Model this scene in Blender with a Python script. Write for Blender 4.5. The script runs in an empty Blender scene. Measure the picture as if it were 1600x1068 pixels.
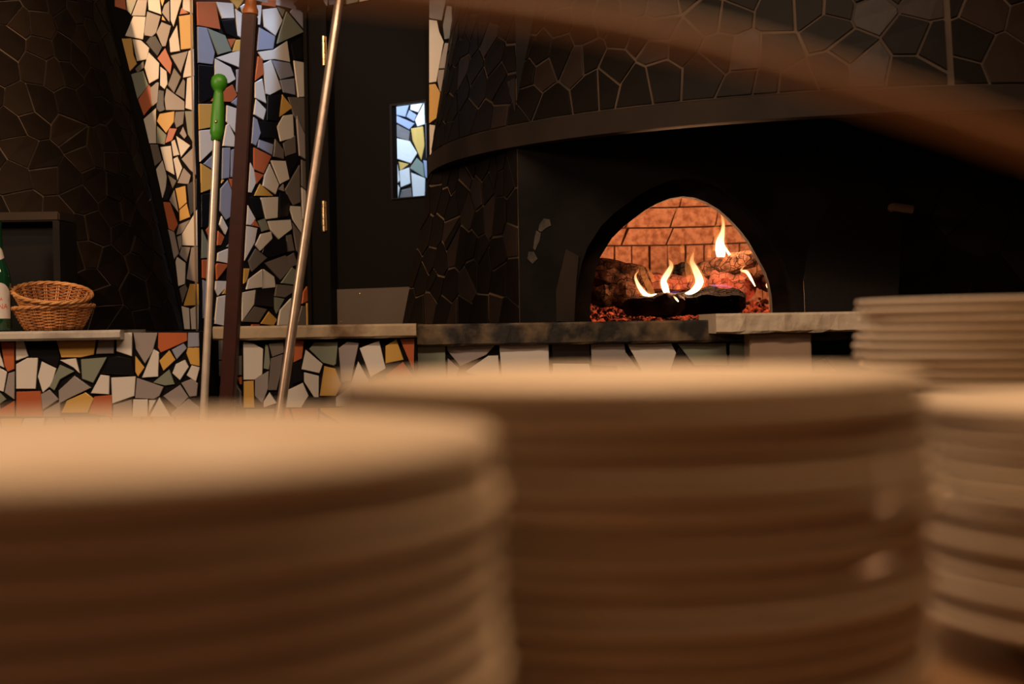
import bpy, bmesh, math, random
from mathutils import Vector, Matrix
random.seed(7)
sc = bpy.context.scene
COL = sc.collection
R = math.radians

# ------------------------------------------------------------------ camera
EYE = Vector((0, 0, 1.15)); FPX = 1600 * 50 / 36.0
ROLL = R(0.9); PITCH = math.atan(29 / FPX)
_f = Vector((0, math.cos(PITCH), -math.sin(PITCH))); _u0 = Vector((0, math.sin(PITCH), math.cos(PITCH))); _r0 = Vector((1, 0, 0))
UP = _u0 * math.cos(ROLL) + _r0 * math.sin(ROLL); RT = _r0 * math.cos(ROLL) - _u0 * math.sin(ROLL)
cd = bpy.data.cameras.new('camera'); cam = bpy.data.objects.new('camera', cd); COL.objects.link(cam)
m = Matrix.Identity(4)
for i in range(3):
    m[i][0] = RT[i]; m[i][1] = UP[i]; m[i][2] = -_f[i]; m[i][3] = EYE[i]
cam.matrix_world = m
cd.lens = 50; cd.sensor_width = 36; cd.clip_start = 0.02; cd.clip_end = 50
cd.dof.use_dof = True; cd.dof.focus_distance = 4.35; cd.dof.aperture_fstop = 3.3
sc.camera = cam

# ------------------------------------------------------------------ view, world, lights
sc.view_settings.view_transform = 'Standard'; sc.view_settings.look = 'None'
sc.view_settings.gamma = 1.0; sc.view_settings.use_curve_mapping = False
sc.view_settings.exposure = 0.0
sc.cycles.use_denoising = True
sc.cycles.max_bounces = 6; sc.cycles.caustics_reflective = False; sc.cycles.caustics_refractive = False; sc.cycles.sample_clamp_indirect = 3.0
w = bpy.data.worlds.new('world'); sc.world = w; w.use_nodes = True
w.node_tree.nodes['Background'].inputs[0].default_value = (1.0, 0.6, 0.35, 1)
w.node_tree.nodes['Background'].inputs[1].default_value = 0.006
WARM = (1.0, 0.60, 0.30); COOL = (0.56, 0.72, 1.0); FIRE = (1.0, 0.46, 0.21)

def aim(o, target):
    o.rotation_euler = (Vector(target) - o.location).to_track_quat('-Z', 'Y').to_euler()
def spot(name, loc, target, watts, col, deg, blend=0.5, rad=0.05):
    l = bpy.data.lights.new(name, 'SPOT'); o = bpy.data.objects.new(name, l); COL.objects.link(o)
    o.location = loc; aim(o, target); l.energy = watts; l.color = col
    l.spot_size = R(deg); l.spot_blend = blend; l.shadow_soft_size = rad; return o
def area(name, loc, target, watts, col, sx, sy):
    l = bpy.data.lights.new(name, 'AREA'); o = bpy.data.objects.new(name, l); COL.objects.link(o)
    o.location = loc; aim(o, target); l.energy = watts; l.color = col
    l.shape = 'RECTANGLE'; l.size = sx; l.size_y = sy; return o
def point(name, loc, watts, col, rad):
    l = bpy.data.lights.new(name, 'POINT'); o = bpy.data.objects.new(name, l); COL.objects.link(o)
    o.location = loc; l.energy = watts; l.color = col; l.shadow_soft_size = rad; return o
spot('downlight_pillar', (-2.0, 2.9, 3.0), (-1.18, 4.85, 1.72), 200, (1.0, 0.58, 0.28), 50, 0.6, 0.04)
area('ceiling_lamp_room', (-0.3, 1.9, 3.1), (-0.3, 3.3, 0.6), 54, (1.0, 0.68, 0.44), 2.6, 0.2)
area('side_room_lamp', (-2.2, 2.2, 2.2), (-1.15, 3.8, 1.1), 22, (1.0, 0.66, 0.42), 0.4, 0.4)
area('dining_room_glow', (-0.15, -0.9, 1.7), (0.05, 2.0, 1.1), 2.4, (1.0, 0.40, 0.16), 0.7, 0.5)
spot('downlight_alcove', (-0.44, 5.00, 3.12), (-1.04, 4.89, 2.12), 85, (0.48, 0.68, 1.0), 36, 0.3, 0.02)
area('corridor_lamp', (-0.45, 5.55, 2.6), (-0.40, 5.95, 1.75), 34, COOL, 0.3, 0.15)
area('pass_lamp_glow', (0.17, 0.66, 1.93), (0.17, 0.68, 1.1), 6.3, (1.0, 0.57, 0.27), 0.5, 0.3)

# ------------------------------------------------------------------ helpers
def ray(px, py):
    return (_f + RT * ((px - 800) / FPX) - UP * ((py - 534) / FPX))
def hit(px, py, P, n):
    d = ray(px, py); P = Vector(P); n = Vector(n)
    return EYE + d * ((P - EYE).dot(n) / d.dot(n))
def at(px, py, Y):
    return hit(px, py, (0, Y, 0), (0, 1, 0))
def X(px, Y):
    return at(px, 505, Y).x

MATS = {}
def mat(name, col, rough=0.5, metal=0.0, var=0.0, vscale=8.0, bump=0.0, bscale=60.0, col2=None, emit=None, estr=0.0, spec=0.5, lo=0.35, hi=0.65, coat=0.0, trans=0.0):
    m = bpy.data.materials.new(name); m.use_nodes = True
    nt = m.node_tree; b = nt.nodes['Principled BSDF']
    b.inputs['Base Color'].default_value = (*col, 1); b.inputs['Roughness'].default_value = rough
    b.inputs['Metallic'].default_value = metal; b.inputs['Specular IOR Level'].default_value = spec
    b.inputs['Coat Weight'].default_value = coat; b.inputs['Transmission Weight'].default_value = trans
    tc = nt.nodes.new('ShaderNodeTexCoord')
    if col2 is not None or var > 0:
        n = nt.nodes.new('ShaderNodeTexNoise'); n.inputs['Scale'].default_value = vscale; n.inputs['Detail'].default_value = 6
        nt.links.new(tc.outputs['Object'], n.inputs['Vector'])
        r = nt.nodes.new('ShaderNodeValToRGB'); r.color_ramp.elements[0].position = lo; r.color_ramp.elements[1].position = hi
        c2 = col2 if col2 is not None else tuple(c * (1 - var) for c in col)
        r.color_ramp.elements[0].color = (*c2, 1); r.color_ramp.elements[1].color = (*col, 1)
        nt.links.new(n.outputs['Fac'], r.inputs['Fac']); nt.links.new(r.outputs['Color'], b.inputs['Base Color'])
    if bump > 0:
        n2 = nt.nodes.new('ShaderNodeTexNoise'); n2.inputs['Scale'].default_value = bscale; n2.inputs['Detail'].default_value = 5
        nt.links.new(tc.outputs['Object'], n2.inputs['Vector'])
        bp = nt.nodes.new('ShaderNodeBump'); bp.inputs['Strength'].default_value = bump; bp.inputs['Distance'].default_value = 0.01
        nt.links.new(n2.outputs['Fac'], bp.inputs['Height']); nt.links.new(bp.outputs['Normal'], b.inputs['Normal'])
    if emit is not None:
        b.inputs['Emission Color'].default_value = (*emit, 1); b.inputs['Emission Strength'].default_value = estr
    MATS[name] = m
    return m
TILE = {
 'w': mat('tile_white', (0.66, 0.62, 0.57), 0.28, var=0.12, vscale=3),
 'g': mat('tile_taupe', (0.30, 0.265, 0.26), 0.28, var=0.12, vscale=3),
 'b': mat('tile_bluegrey', (0.27, 0.29, 0.38), 0.28, var=0.12, vscale=3),
 'd': mat('tile_darkgrey', (0.15, 0.13, 0.12), 0.28, var=0.12, vscale=3),
 't': mat('tile_terracotta', (0.45, 0.12, 0.045), 0.28, var=0.15, vscale=3),
 'y': mat('tile_ochre', (0.60, 0.36, 0.09), 0.28, var=0.12, vscale=3),
 'n': mat('tile_greengrey', (0.21, 0.235, 0.185), 0.28, var=0.12, vscale=3),
 'k': mat('tile_black', (0.006, 0.006, 0.008), 0.25),
}
grout_dark = mat('grout_dark', (0.006, 0.005, 0.005), 0.9, spec=0.1)
soot_tile = mat('sooty_black_tile', (0.008, 0.0055, 0.004), 0.5, var=0.5, vscale=4, bump=0.08, bscale=25, spec=0.08)
soot_tile2 = mat('sooty_brown_tile', (0.022, 0.013, 0.009), 0.45, var=0.4, vscale=4, bump=0.08, bscale=25, spec=0.16)
chimney_tile = mat('chimney_tile', (0.009, 0.006, 0.0045), 0.7, var=0.5, vscale=4, bump=0.08, bscale=25, spec=0.04)
chimney_tile2 = mat('chimney_tile_brown', (0.014, 0.009, 0.006), 0.7, var=0.4, vscale=4, bump=0.08, bscale=25, spec=0.04)
grout_brown = mat('grout_brown', (0.075, 0.046, 0.027), 0.85, col2=(0.012, 0.009, 0.007), vscale=3.0, lo=0.36, hi=0.62)
soot = mat('soot_plaster', (0.012, 0.010, 0.009), 0.7, col2=(0.004, 0.0035, 0.0035), vscale=5, bump=0.2, bscale=18, spec=0.12)
soot_rim = mat('soot_rim', (0.028, 0.018, 0.012), 0.7, spec=0.15, col2=(0.018, 0.013, 0.010), vscale=6, bump=0.15, bscale=18)
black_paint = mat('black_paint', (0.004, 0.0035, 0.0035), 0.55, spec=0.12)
marble = mat('worn_marble', (0.46, 0.42, 0.37), 0.4, col2=(0.24, 0.19, 0.15), vscale=9, bump=0.08, bscale=30, lo=0.3, hi=0.55)
marble_stained = mat('stained_marble', (0.40, 0.31, 0.20), 0.5, col2=(0.12, 0.07, 0.035), vscale=11, bump=0.2, bscale=30, lo=0.33, hi=0.52)
marble_soot = mat('sooty_stone', (0.17, 0.115, 0.062), 0.6, col2=(0.008, 0.006, 0.005), vscale=12, bump=0.3, bscale=25, lo=0.42, hi=0.66)
brass = mat('brass', (0.75, 0.58, 0.36), 0.3, 1.0)
steel = mat('brushed_steel', (0.80, 0.70, 0.60), 0.3, 0.5, var=0.15, vscale=30)
kick = mat('kick_plate_metal', (0.17, 0.14, 0.125), 0.45, 0.6, var=0.1, vscale=4)
plaster = mat('dark_plaster', (0.05, 0.04, 0.035), 0.9, var=0.3, vscale=3)
floor_m = mat('floor_tile', (0.10, 0.07, 0.055), 0.5, var=0.4, vscale=2)
plate_m = mat('plate_ceramic', (0.74, 0.64, 0.52), 0.36, var=0.05, vscale=5, spec=0.22)
wood_counter = mat('counter_wood', (0.28, 0.17, 0.09), 0.4, col2=(0.16, 0.09, 0.045), vscale=7)

def link(o, parent=None):
    COL.objects.link(o)
    if parent is not None: o.parent = parent
    return o
def tag(o, label=None, cat=None, group=None, kind=None):
    if label: o['label'] = label
    if cat: o['category'] = cat
    if group: o['group'] = group
    if kind: o['kind'] = kind
    return o
def obj(name, bm, material, parent=None, smooth=False, recalc=True):
    if recalc: bmesh.ops.recalc_face_normals(bm, faces=bm.faces[:])
    me = bpy.data.meshes.new(name); bm.to_mesh(me); bm.free()
    if material is not None: me.materials.append(material)
    if smooth:
        for p in me.polygons: p.use_smooth = True
        if smooth != 'all':
            me.set_sharp_from_angle(angle=R(35))
    return link(bpy.data.objects.new(name, me), parent)
def empty(name, loc, parent=None):
    o = bpy.data.objects.new(name, None); o.location = loc; o.empty_display_size = 0.05
    return link(o, parent)
def place(o, parent):
    """parent with the world place kept (parent has translation only)"""
    o.parent = parent; o.location = Vector(o.location) - Vector(parent.location); return o
def bx(bm, x0, x1, y0, y1, z0, z1, bev=0.0):
    vs = [bm.verts.new((x, y, z)) for z in (z0, z1) for y in (y0, y1) for x in (x0, x1)]
    fs = [bm.faces.new([vs[i] for i in q]) for q in ((0, 1, 3, 2), (4, 6, 7, 5), (0, 4, 5, 1), (2, 3, 7, 6), (0, 2, 6, 4), (1, 5, 7, 3))]
    if bev > 0:
        es = list({e for f in fs for e in f.edges})
        bmesh.ops.bevel(bm, geom=es, offset=bev, segments=2, affect='EDGES')
def box(name, mat_, x0, x1, y0, y1, z0, z1, parent=None, bev=0.0):
    bm = bmesh.new(); bx(bm, x0, x1, y0, y1, z0, z1, bev); return obj(name, bm, mat_, parent)
def prism(bm, pts, dvec):
    a = [bm.verts.new(p) for p in pts]; b = [bm.verts.new(Vector(p) + dvec) for p in pts]
    bm.faces.new(a); bm.faces.new(b[::-1]); n = len(pts)
    for i in range(n): bm.faces.new((a[i], a[(i + 1) % n], b[(i + 1) % n], b[i]))
def tube(bm, pts, rad, sides=10, caps=True, flat=1.0):
    pts = [Vector(p) for p in pts]; n = len(pts)
    rads = rad if isinstance(rad, (list, tuple)) else [rad] * n
    rings = []; nrm = None
    for i, p in enumerate(pts):
        t = (pts[min(i + 1, n - 1)] - pts[max(i - 1, 0)]).normalized()
        if nrm is None:
            ref = Vector((0, 0, 1)) if abs(t.z) < 0.9 else Vector((0, 1, 0))
            nrm = t.cross(ref).normalized()
        else:
            nrm = (nrm - t * nrm.dot(t)).normalized()
        b = t.cross(nrm)
        rings.append([bm.verts.new(p + (nrm * math.cos(2 * math.pi * k / sides) * 1.0 + b * math.sin(2 * math.pi * k / sides) * flat) * rads[i]) for k in range(sides)])
    for i in range(n - 1):
        for k in range(sides):
            bm.faces.new((rings[i][k], rings[i][(k + 1) % sides], rings[i + 1][(k + 1) % sides], rings[i + 1][k]))
    if caps:
        bm.faces.new(rings[0][::-1]); bm.faces.new(rings[-1])
def lathe(bm, prof, seg=64, loc=(0, 0, 0), M=None):
    rings = []
    for r, z in prof:
        if r < 1e-6:
            v = Vector((0, 0, z)); rings.append([v])
        else:
            rings.append([Vector((r * math.cos(2 * math.pi * k / seg), r * math.sin(2 * math.pi * k / seg), z)) for k in range(seg)])
    L = Vector(loc)
    vr = [[bm.verts.new((M @ v if M is not None else v) + L) for v in ring] for ring in rings]
    for a, b in zip(vr, vr[1:]):
        for k in range(seg):
            k2 = (k + 1) % seg
            if len(a) == 1 and len(b) == 1: continue
            if len(a) == 1: bm.faces.new((a[0], b[k2], b[k]))
            elif len(b) == 1: bm.faces.new((a[k], a[k2], b[0]))
            else: bm.faces.new((a[k], a[k2], b[k2], b[k]))
def smooth_pts(pts, n=6):
    out = []; P = [Vector(p) for p in pts]
    for i in range(len(P) - 1):
        p0 = P[max(i - 1, 0)]; p1 = P[i]; p2 = P[i + 1]; p3 = P[min(i + 2, len(P) - 1)]
        for k in range(n):
            t = k / n
            out.append(0.5 * ((2 * p1) + (p2 - p0) * t + (2 * p0 - 5 * p1 + 4 * p2 - p3) * t * t + (3 * p1 - p0 - 3 * p2 + p3) * t ** 3))
    out.append(P[-1]); return out

# ---- mosaic pieces
def tile3d(pts, nrm, material, parent, th=0.006, name='tile', chamfer=0.0012):
    """one mosaic piece: pts on the wall surface, nrm one normal or one per point"""
    pts = [Vector(p) for p in pts]; n = len(pts)
    ns = nrm if isinstance(nrm, list) else [Vector(nrm).normalized()] * n
    c = sum(pts, Vector()) / n; an = sum(ns, Vector()).normalized()
    th *= random.uniform(0.8, 1.25)
    tl = Vector((random.uniform(-1, 1), random.uniform(-1, 1), random.uniform(-1, 1))); tl -= an * tl.dot(an); tl *= 0.012
    bm = bmesh.new()
    a = [bm.verts.new(p - c + nn * 0.0006) for p, nn in zip(pts, ns)]
    hh = [max(0.002, th + tl.dot(p - c)) for p in pts]
    b = [bm.verts.new(p - c + nn * (h - chamfer * 0.6)) for p, nn, h in zip(pts, ns, hh)]
    d = []
    for p, nn, h in zip(pts, ns, hh):
        v = p - c; L = max(v.length, 1e-5)
        d.append(bm.verts.new(v * max(0.5, 1 - chamfer / L) + nn * h))
    for i in range(n):
        j = (i + 1) % n
        bm.faces.new((a[i], a[j], b[j], b[i])); bm.faces.new((b[i], b[j], d[j], d[i]))
    bm.faces.new(d); bm.faces.new(a[::-1])
    o = obj(name, bm, material, parent); o.location = c
    if parent is not None: o.location = c - parent.location
    return o
REG = {'A': (180, 0, 4.644), 'B': (180, 200, 4.644), 'C': (180, 400, 4.644), 'L': (0, 420, 4.644), 'M': (300, 420, 4.444),
       'W': (500, 140, 5.621), 'T': (480, 0, 5.621), 'F': (560, 520, 4.706), 'N': (620, 430, 4.0), 'S': (980, 430, 4.0)}
def mosaic(text, P, n, parent, th=0.006, shift=(0, 0)):
    """text lines: region colour x,y x,y ...  traced on the surface through P with normal n"""
    for ln in text.strip().splitlines():
        f = ln.split()
        if len(f) < 5: continue
        ox, oy, s = REG[f[0]]
        poly = [tuple(float(v) for v in q.split(',')) for q in f[2:]]
        pts = [hit(ox + x / s + shift[0], oy + y / s + shift[1], P, n) for x, y in poly]
        tile3d(pts, n, TILE[f[1]], parent, th)
def clip(poly, a, b, c):
    """keep a*x+b*y<=c"""
    out = []
    for i in range(len(poly)):
        p, q = poly[i], poly[(i + 1) % len(poly)]
        dp = a * p[0] + b * p[1] - c; dq = a * q[0] + b * q[1] - c
        if dp <= 0: out.append(p)
        if dp * dq < 0:
            t = dp / (dp - dq); out.append((p[0] + (q[0] - p[0]) * t, p[1] + (q[1] - p[1]) * t))
    return out
def voronoi(x0, x1, y0, y1, size, gap, rnd, jit=0.42):
    nx = max(1, round((x1 - x0) / size)); ny = max(1, round((y1 - y0) / size))
    S = [(x0 + (i + 0.5 + rnd.uniform(-jit, jit) + (0.5 if j % 2 else 0) - 0.25) * (x1 - x0) / nx, y0 + (j + 0.5 + rnd.uniform(-jit, jit)) * (y1 - y0) / ny) for j in range(ny) for i in range(nx)]
    cells = []
    for s in S:
        poly = [(x0, y0), (x1, y0), (x1, y1), (x0, y1)]
        for q in S:
            dx, dy = q[0] - s[0], q[1] - s[1]; L = math.hypot(dx, dy)
            if L < 1e-9 or L > 4 * size: continue
            mx, my = (s[0] + q[0]) / 2, (s[1] + q[1]) / 2
            poly = clip(poly, dx / L, dy / L, (mx * dx + my * dy) / L - gap * rnd.uniform(0.3, 0.75))
            if len(poly) < 3: break
        if len(poly) >= 3:
            # merge points lying too near each other
            out = []
            for p in poly:
                if not out or math.hypot(p[0] - out[-1][0], p[1] - out[-1][1]) > size * 0.05: out.append(p)
            if len(out) >= 3: cells.append(out)
    return cells

def fill_plane(parent, O, u, n, u0, u1, z0, z1, seed, size=0.062):
    """mosaic where the photograph does not look: one joined part in the same colours"""
    rnd = random.Random(seed); bm = bmesh.new(); keys = list('wwwggdbtyynnk'); order = list(TILE)
    O = Vector(O); u = Vector(u); n = Vector(n)
    for c in voronoi(u0, u1, z0, z1, size, 0.007, rnd):
        k = len(bm.faces)
        prism(bm, [O + u * p[0] + Vector((0, 0, p[1])) + n * 0.0006 for p in c], n * 0.006)
        bm.faces.ensure_lookup_table(); mi = order.index(rnd.choice(keys))
        for f in bm.faces[k:]: f.material_index = mi
    o = obj('tile_field', bm, None, parent)
    for k in order: o.data.materials.append(TILE[k])
    tag(o, kind='stuff')
def fill_tiles(parent, x0, x1, z0, z1, Y, seed):
    fill_plane(parent, (0, Y, 0), (1, 0, 0), (0, -1, 0), x0, x1, z0, z1, seed)
# ================================================================== THE ROOM
Z = EYE.z
tag(box('floor', floor_m, -3.6, 3.2, -1.0, 6.6, -0.1, 0.0), 'dark brown tiled floor of the pizzeria kitchen', 'floor', kind='structure')
tag(box('ceiling', plaster, -3.6, 3.2, -1.0, 6.6, 3.2, 3.3), 'dark plain ceiling above the ovens', 'ceiling', kind='structure')

# pillar: faces the camera, lit warm
YP = 4.85; xpr = X(308, YP)
wp = tag(box('wall_left', grout_dark, -3.4, xpr, YP, YP + 0.06, 0, 3.2), 'broken tile mosaic wall strip lit warm beside dark chimney', 'wall', kind='structure')
PIL = '''
A t 0,0 75,0 82,75 0,50
A n 85,0 160,0 118,108 85,75
A g 165,0 235,0 220,118 122,115
A w 240,0 325,0 338,108 245,75
A y 330,0 362,0 345,50
A g 395,10 398,165 342,95 360,40
A w 402,0 485,0 425,195 405,150
A w 495,0 565,0 565,100 490,70
A t 483,58 535,98 470,108
A y 465,120 565,105 568,350 480,362
A w 135,120 225,125 205,288 75,262
A g 235,85 332,120 300,240 270,268 215,258 212,230
A g 340,162 408,190 370,338 345,340 302,238
A y 345,115 370,155 340,145
A w 450,185 472,370 402,382 395,290
A y 50,282 122,282 135,400 160,465 110,520 75,380
A w 128,285 190,295 250,350 232,432 160,445
A k 255,270 295,262 345,345 310,410 225,310
A w 245,380 322,460 318,570 250,608 215,490
A t 365,350 415,460 402,540 308,425
A g 405,405 530,372 478,530
A w 535,372 570,355 574,550 495,565 497,540
A w 330,485 375,520 382,610 360,648 328,620
A d 210,445 212,492 165,530 148,500
A n 118,540 205,515 245,620 165,720
A t 247,615 265,640 268,770 210,840 168,725
A g 305,598 320,600 308,745 270,775 258,640
A d 430,495 480,560 430,675 385,620
A d 495,575 510,590 505,720 440,680
A w 525,570 573,555 573,805 512,785
A g 375,640 505,740 505,800 370,800 360,720
A w 298,785 298,1040 250,1040 208,865
A y 432,808 428,885 372,965 305,880 325,828
A d 440,812 505,808 495,900 445,930 430,880
A n 508,808 575,808 577,1050 530,975
A n 305,915 375,980 362,1050 302,1040
A t 395,930 450,935 415,1020 365,1040
A g 495,920 522,985 505,1008 470,970
A k 312,650 355,660 355,760 365,800 325,815 300,790
B w 410,100 435,85 468,195 425,205
B w 445,58 548,128 480,212
B w 330,140 405,130 432,340 370,305
B d 255,118 310,120 340,235 290,275
B w 455,208 490,290 455,380 425,225
B g 580,130 588,340 545,305 483,225
B w 345,235 375,350 370,430 345,510 298,300
B g 500,290 552,345 535,408 455,400
B d 385,340 448,385 420,440
B k 375,400 410,430 385,520 352,530
B y 440,440 512,420 522,540 468,588
B y 522,548 546,645 470,675 468,596
B g 432,450 462,612 395,525
B k 525,410 594,365 594,580 545,640
B t 350,535 400,540 458,700 430,750 390,730
B g 545,665 485,765 445,775 465,700
B w 596,590 598,855 490,850 485,770
B g 385,735 430,755 465,910 430,950 400,800
B g 452,790 482,775 488,850 468,890
B g 485,860 548,865 520,970 468,920
B g 555,865 599,860 601,1120 520,1095
C w 450,5 512,50 508,200 460,218 440,40
C d 510,205 528,235 490,340 468,235
C y 545,202 606,202 608,355 498,360
C w 483,362 538,378 545,530 505,530
C w 606,352 604,530 555,530 545,385
'''
mosaic(PIL, (0, YP, 0), (0, -1, 0), wp, 0.006)
fill_plane(wp, (0, YP, 0), (1, 0, 0), (0, -1, 0), -1.7, xpr - 0.005, at(250, -2, YP).z, 3.15, 14)
tag(box('trim_1', mat('edge_profile', (0.16, 0.11, 0.07), 0.45, 0.2), xpr - 0.003, xpr + 0.003, YP - 0.008, YP + 0.002, Z - 0.02, 3.2), 'thin pale edge strip down the pillar corner', 'trim', kind='structure')

# alcove: angled mosaic face, then the angled door wall
XA, YA = xpr, YP
YB = 5.30; XB = X(490, YB); YD = 4.96; XD = X(672, YD)
uA = Vector((XB - XA, YB - YA, 0)).normalized(); nA = Vector((uA.y, -uA.x, 0))
uD = Vector((XD - XB, YD - YB, 0)).normalized(); nD = Vector((uD.y, -uD.x, 0))
def slab_wall(name, p, q, n, z0, z1, th, m):
    bm = bmesh.new(); p = Vector(p); q = Vector(q)
    prism(bm, [Vector((p.x, p.y, z0)), Vector((q.x, q.y, z0)), Vector((q.x, q.y, z1)), Vector((p.x, p.y, z1))], -Vector(n) * th)
    return obj(name, bm, m)
wa = tag(slab_wall('wall_alcove', (XA, YA, 0), (XB, YB, 0), nA, 0, 3.2, 0.06, grout_dark), 'broken tile mosaic wall between pillar and black door, half in cool light', 'wall', kind='structure')
PAN = '''
A t 585,15 720,15 755,215 590,185
A w 722,15 848,25 858,132 770,135
A k 765,150 858,138 885,280 800,245
A y 830,0 925,0 880,65
A w 865,65 925,110 925,285 880,260
A w 900,50 930,30 1055,40 1045,180 1030,180 925,100
A t 1060,0 1160,0 1155,52 1055,36
A b 1165,0 1320,0 1245,58 1165,30
A y 1350,0 1432,0 1432,78 1390,105 1300,35
A w 1062,70 1165,58 1208,150 1158,260 1075,195
A n 1170,50 1228,70 1210,120
A n 1235,85 1360,232 1168,318 1190,230
A b 1295,40 1390,130 1385,235 1265,90
A b 1040,200 1155,265 1140,355 1025,365
A w 1030,378 1145,362 1242,298 1262,450 1150,430 1068,438
A k 1385,252 1400,430 1290,435 1268,320
A b 590,195 655,205 715,380 700,468 595,455
A n 660,205 790,260 835,370 740,398
A t 808,285 868,282 835,350
A y 870,290 925,290 925,365 845,375
A w 900,365 918,410 908,495 725,420
A w 718,425 832,490 868,575 820,605 716,600
A k 596,470 700,482 710,700 600,750
A b 875,505 915,500 915,670 875,670
A t 1030,410 1060,425 1070,540 1010,585
A w 1068,465 1125,435 1200,645 1115,690 1085,680
A b 1130,437 1262,457 1290,550 1195,575
A b 1190,582 1292,570 1300,690 1215,670
A w 1290,440 1365,455 1425,545 1405,700 1320,705
A w 1060,572 1090,750 1010,710 1010,600
A t 845,615 878,690 840,740 690,735 720,690
A b 895,695 895,780 835,745
A y 600,755 705,755 705,920 604,940
A w 805,765 895,795 880,980 800,880
A w 1015,720 1088,795 1068,870 1000,830
A k 1100,692 1200,692 1180,880 1095,870
A y 1208,688 1280,780 1185,850
A d 1250,705 1365,710 1425,860 1395,1000 1290,835
A g 1368,714 1420,714 1422,850
A g 1400,95 1428,90 1428,145 1395,140
A d 1395,155 1428,150 1428,250 1400,245
A g 1400,258 1428,255 1428,360
A w 1215,840 1285,830 1292,1000 1195,1025 1170,920
A k 1035,880 1170,890 1160,1000 1060,1000
B w 604,20 700,10 708,150 609,245
B w 815,-30 880,105 868,138 775,130 800,-20
B g 1308,-85 1335,-20 1428,175 1408,248 1330,200
B b 1000,-80 1025,-60 1050,35 1015,128 985,110
B b 1035,85 1140,120 1130,195 1028,140
B t 1000,142 1125,205 1070,330 1000,300
B t 1005,318 1070,340 1018,405
B w 975,250 1000,300 1015,400 980,470 960,465
B y 1045,405 1140,492 1005,490
B w 1115,260 1180,410 1155,480 1065,420 1075,350
B w 1122,235 1228,240 1255,370 1190,405
B d 1155,80 1215,160 1215,225 1140,205
B d 1300,55 1305,180 1230,205 1215,110
B d 1375,0 1428,0 1400,65
B k 1230,212 1310,192 1320,230 1260,340
B d 1330,270 1335,540 1285,558 1225,450
B d 1345,230 1425,265 1425,400 1400,470 1345,420
B g 1215,405 1220,460 1178,445
B w 1050,505 1175,500 1170,650 1085,662
B k 1185,470 1240,480 1265,560 1245,640 1185,650
B k 965,500 1042,512 1070,650 1010,655
B b 705,195 708,305 635,262
B b 775,145 828,142 820,360 770,370
B b 835,160 880,145 875,360 832,355
B y 614,258 702,315 695,440 618,468
B y 770,374 785,378 765,400
B t 820,368 862,370 838,432
B b 810,380 855,490 848,630 800,665 755,600 760,440
B k 620,482 690,472 690,680 650,720 620,720
B w 765,640 808,725 792,770 750,700
B t 740,745 785,790 760,850 735,850
B t 672,715 680,800 655,740
B n 624,735 675,850 668,940 620,945
B w 825,870 825,985 735,965 740,905
B n 835,830 830,866 800,860
B t 624,955 670,955 668,1095 626,1088
B t 735,980 815,990 730,1100 725,1000
B w 955,560 1010,660 975,705 945,700
B t 1000,658 1040,720 985,707
B n 1030,675 1080,655 1110,735 1060,750
B w 1100,675 1265,665 1275,730 1180,805 1120,740
B w 1255,565 1340,570 1360,740 1355,770 1285,665
B w 1345,430 1400,480 1395,640 1355,660
B w 945,710 1025,725 1005,830 930,960
B w 1125,752 1135,800 1045,890 1010,850 1050,770
B k 1070,860 1130,812 1228,812 1240,900 1110,940 1060,905
B d 1012,875 1095,940 985,1040 960,965
B d 1235,780 1272,772 1295,890 1250,895
B d 1278,685 1335,760 1350,930 1310,890
B d 1290,905 1320,990 1275,1005 1240,935
B g 1405,910 1434,905 1434,975 1405,975
C d 1230,-5 1280,75 1195,172 1080,50
C y 925,90 968,90 955,155 940,190 925,200
C w 1060,95 1058,225 945,240 960,170
C w 1072,95 1148,150 1158,225 1065,235
C n 1275,80 1310,110 1295,208 1198,195
C k 1018,242 1138,237 1143,300 1146,370 1100,365 1000,358
C w 915,265 1012,245 1000,350 915,470
C d 1005,365 1095,385 1035,480 918,475
C y 1110,402 1168,460 1145,503 1050,490
C d 1165,205 1290,215 1285,260 1225,300 1150,290
C n 1150,297 1220,310 1165,415 1148,370
C w 1270,305 1275,400 1250,503 1172,500 1190,390
C t 985,494 1040,494 1040,512 980,512
C w 725,180 810,182 790,235 740,285 720,240
C w 735,297 800,282 800,510 715,490
C b 630,170 660,190 655,450 632,450
C y 810,195 812,270 770,275
C y 1398,58 1434,60 1434,228 1415,225
C t 1385,220 1405,320 1350,345 1360,260
C b 1405,235 1434,240 1434,330
C y 1382,340 1433,345 1434,505 1382,505
C d 1350,360 1378,365 1375,505 1310,505
C k 632,460 710,455 708,540 635,540
'''
mosaic(PAN, (XA, YA, 0), nA, wa, 0.006)

fill_plane(wa, (XA, YA, 0), uA, nA, 0.01, (Vector((XB, YB, 0)) - Vector((XA, YA, 0))).length - 0.01, at(400, -3, 5.05).z, 3.1, 15)
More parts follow.
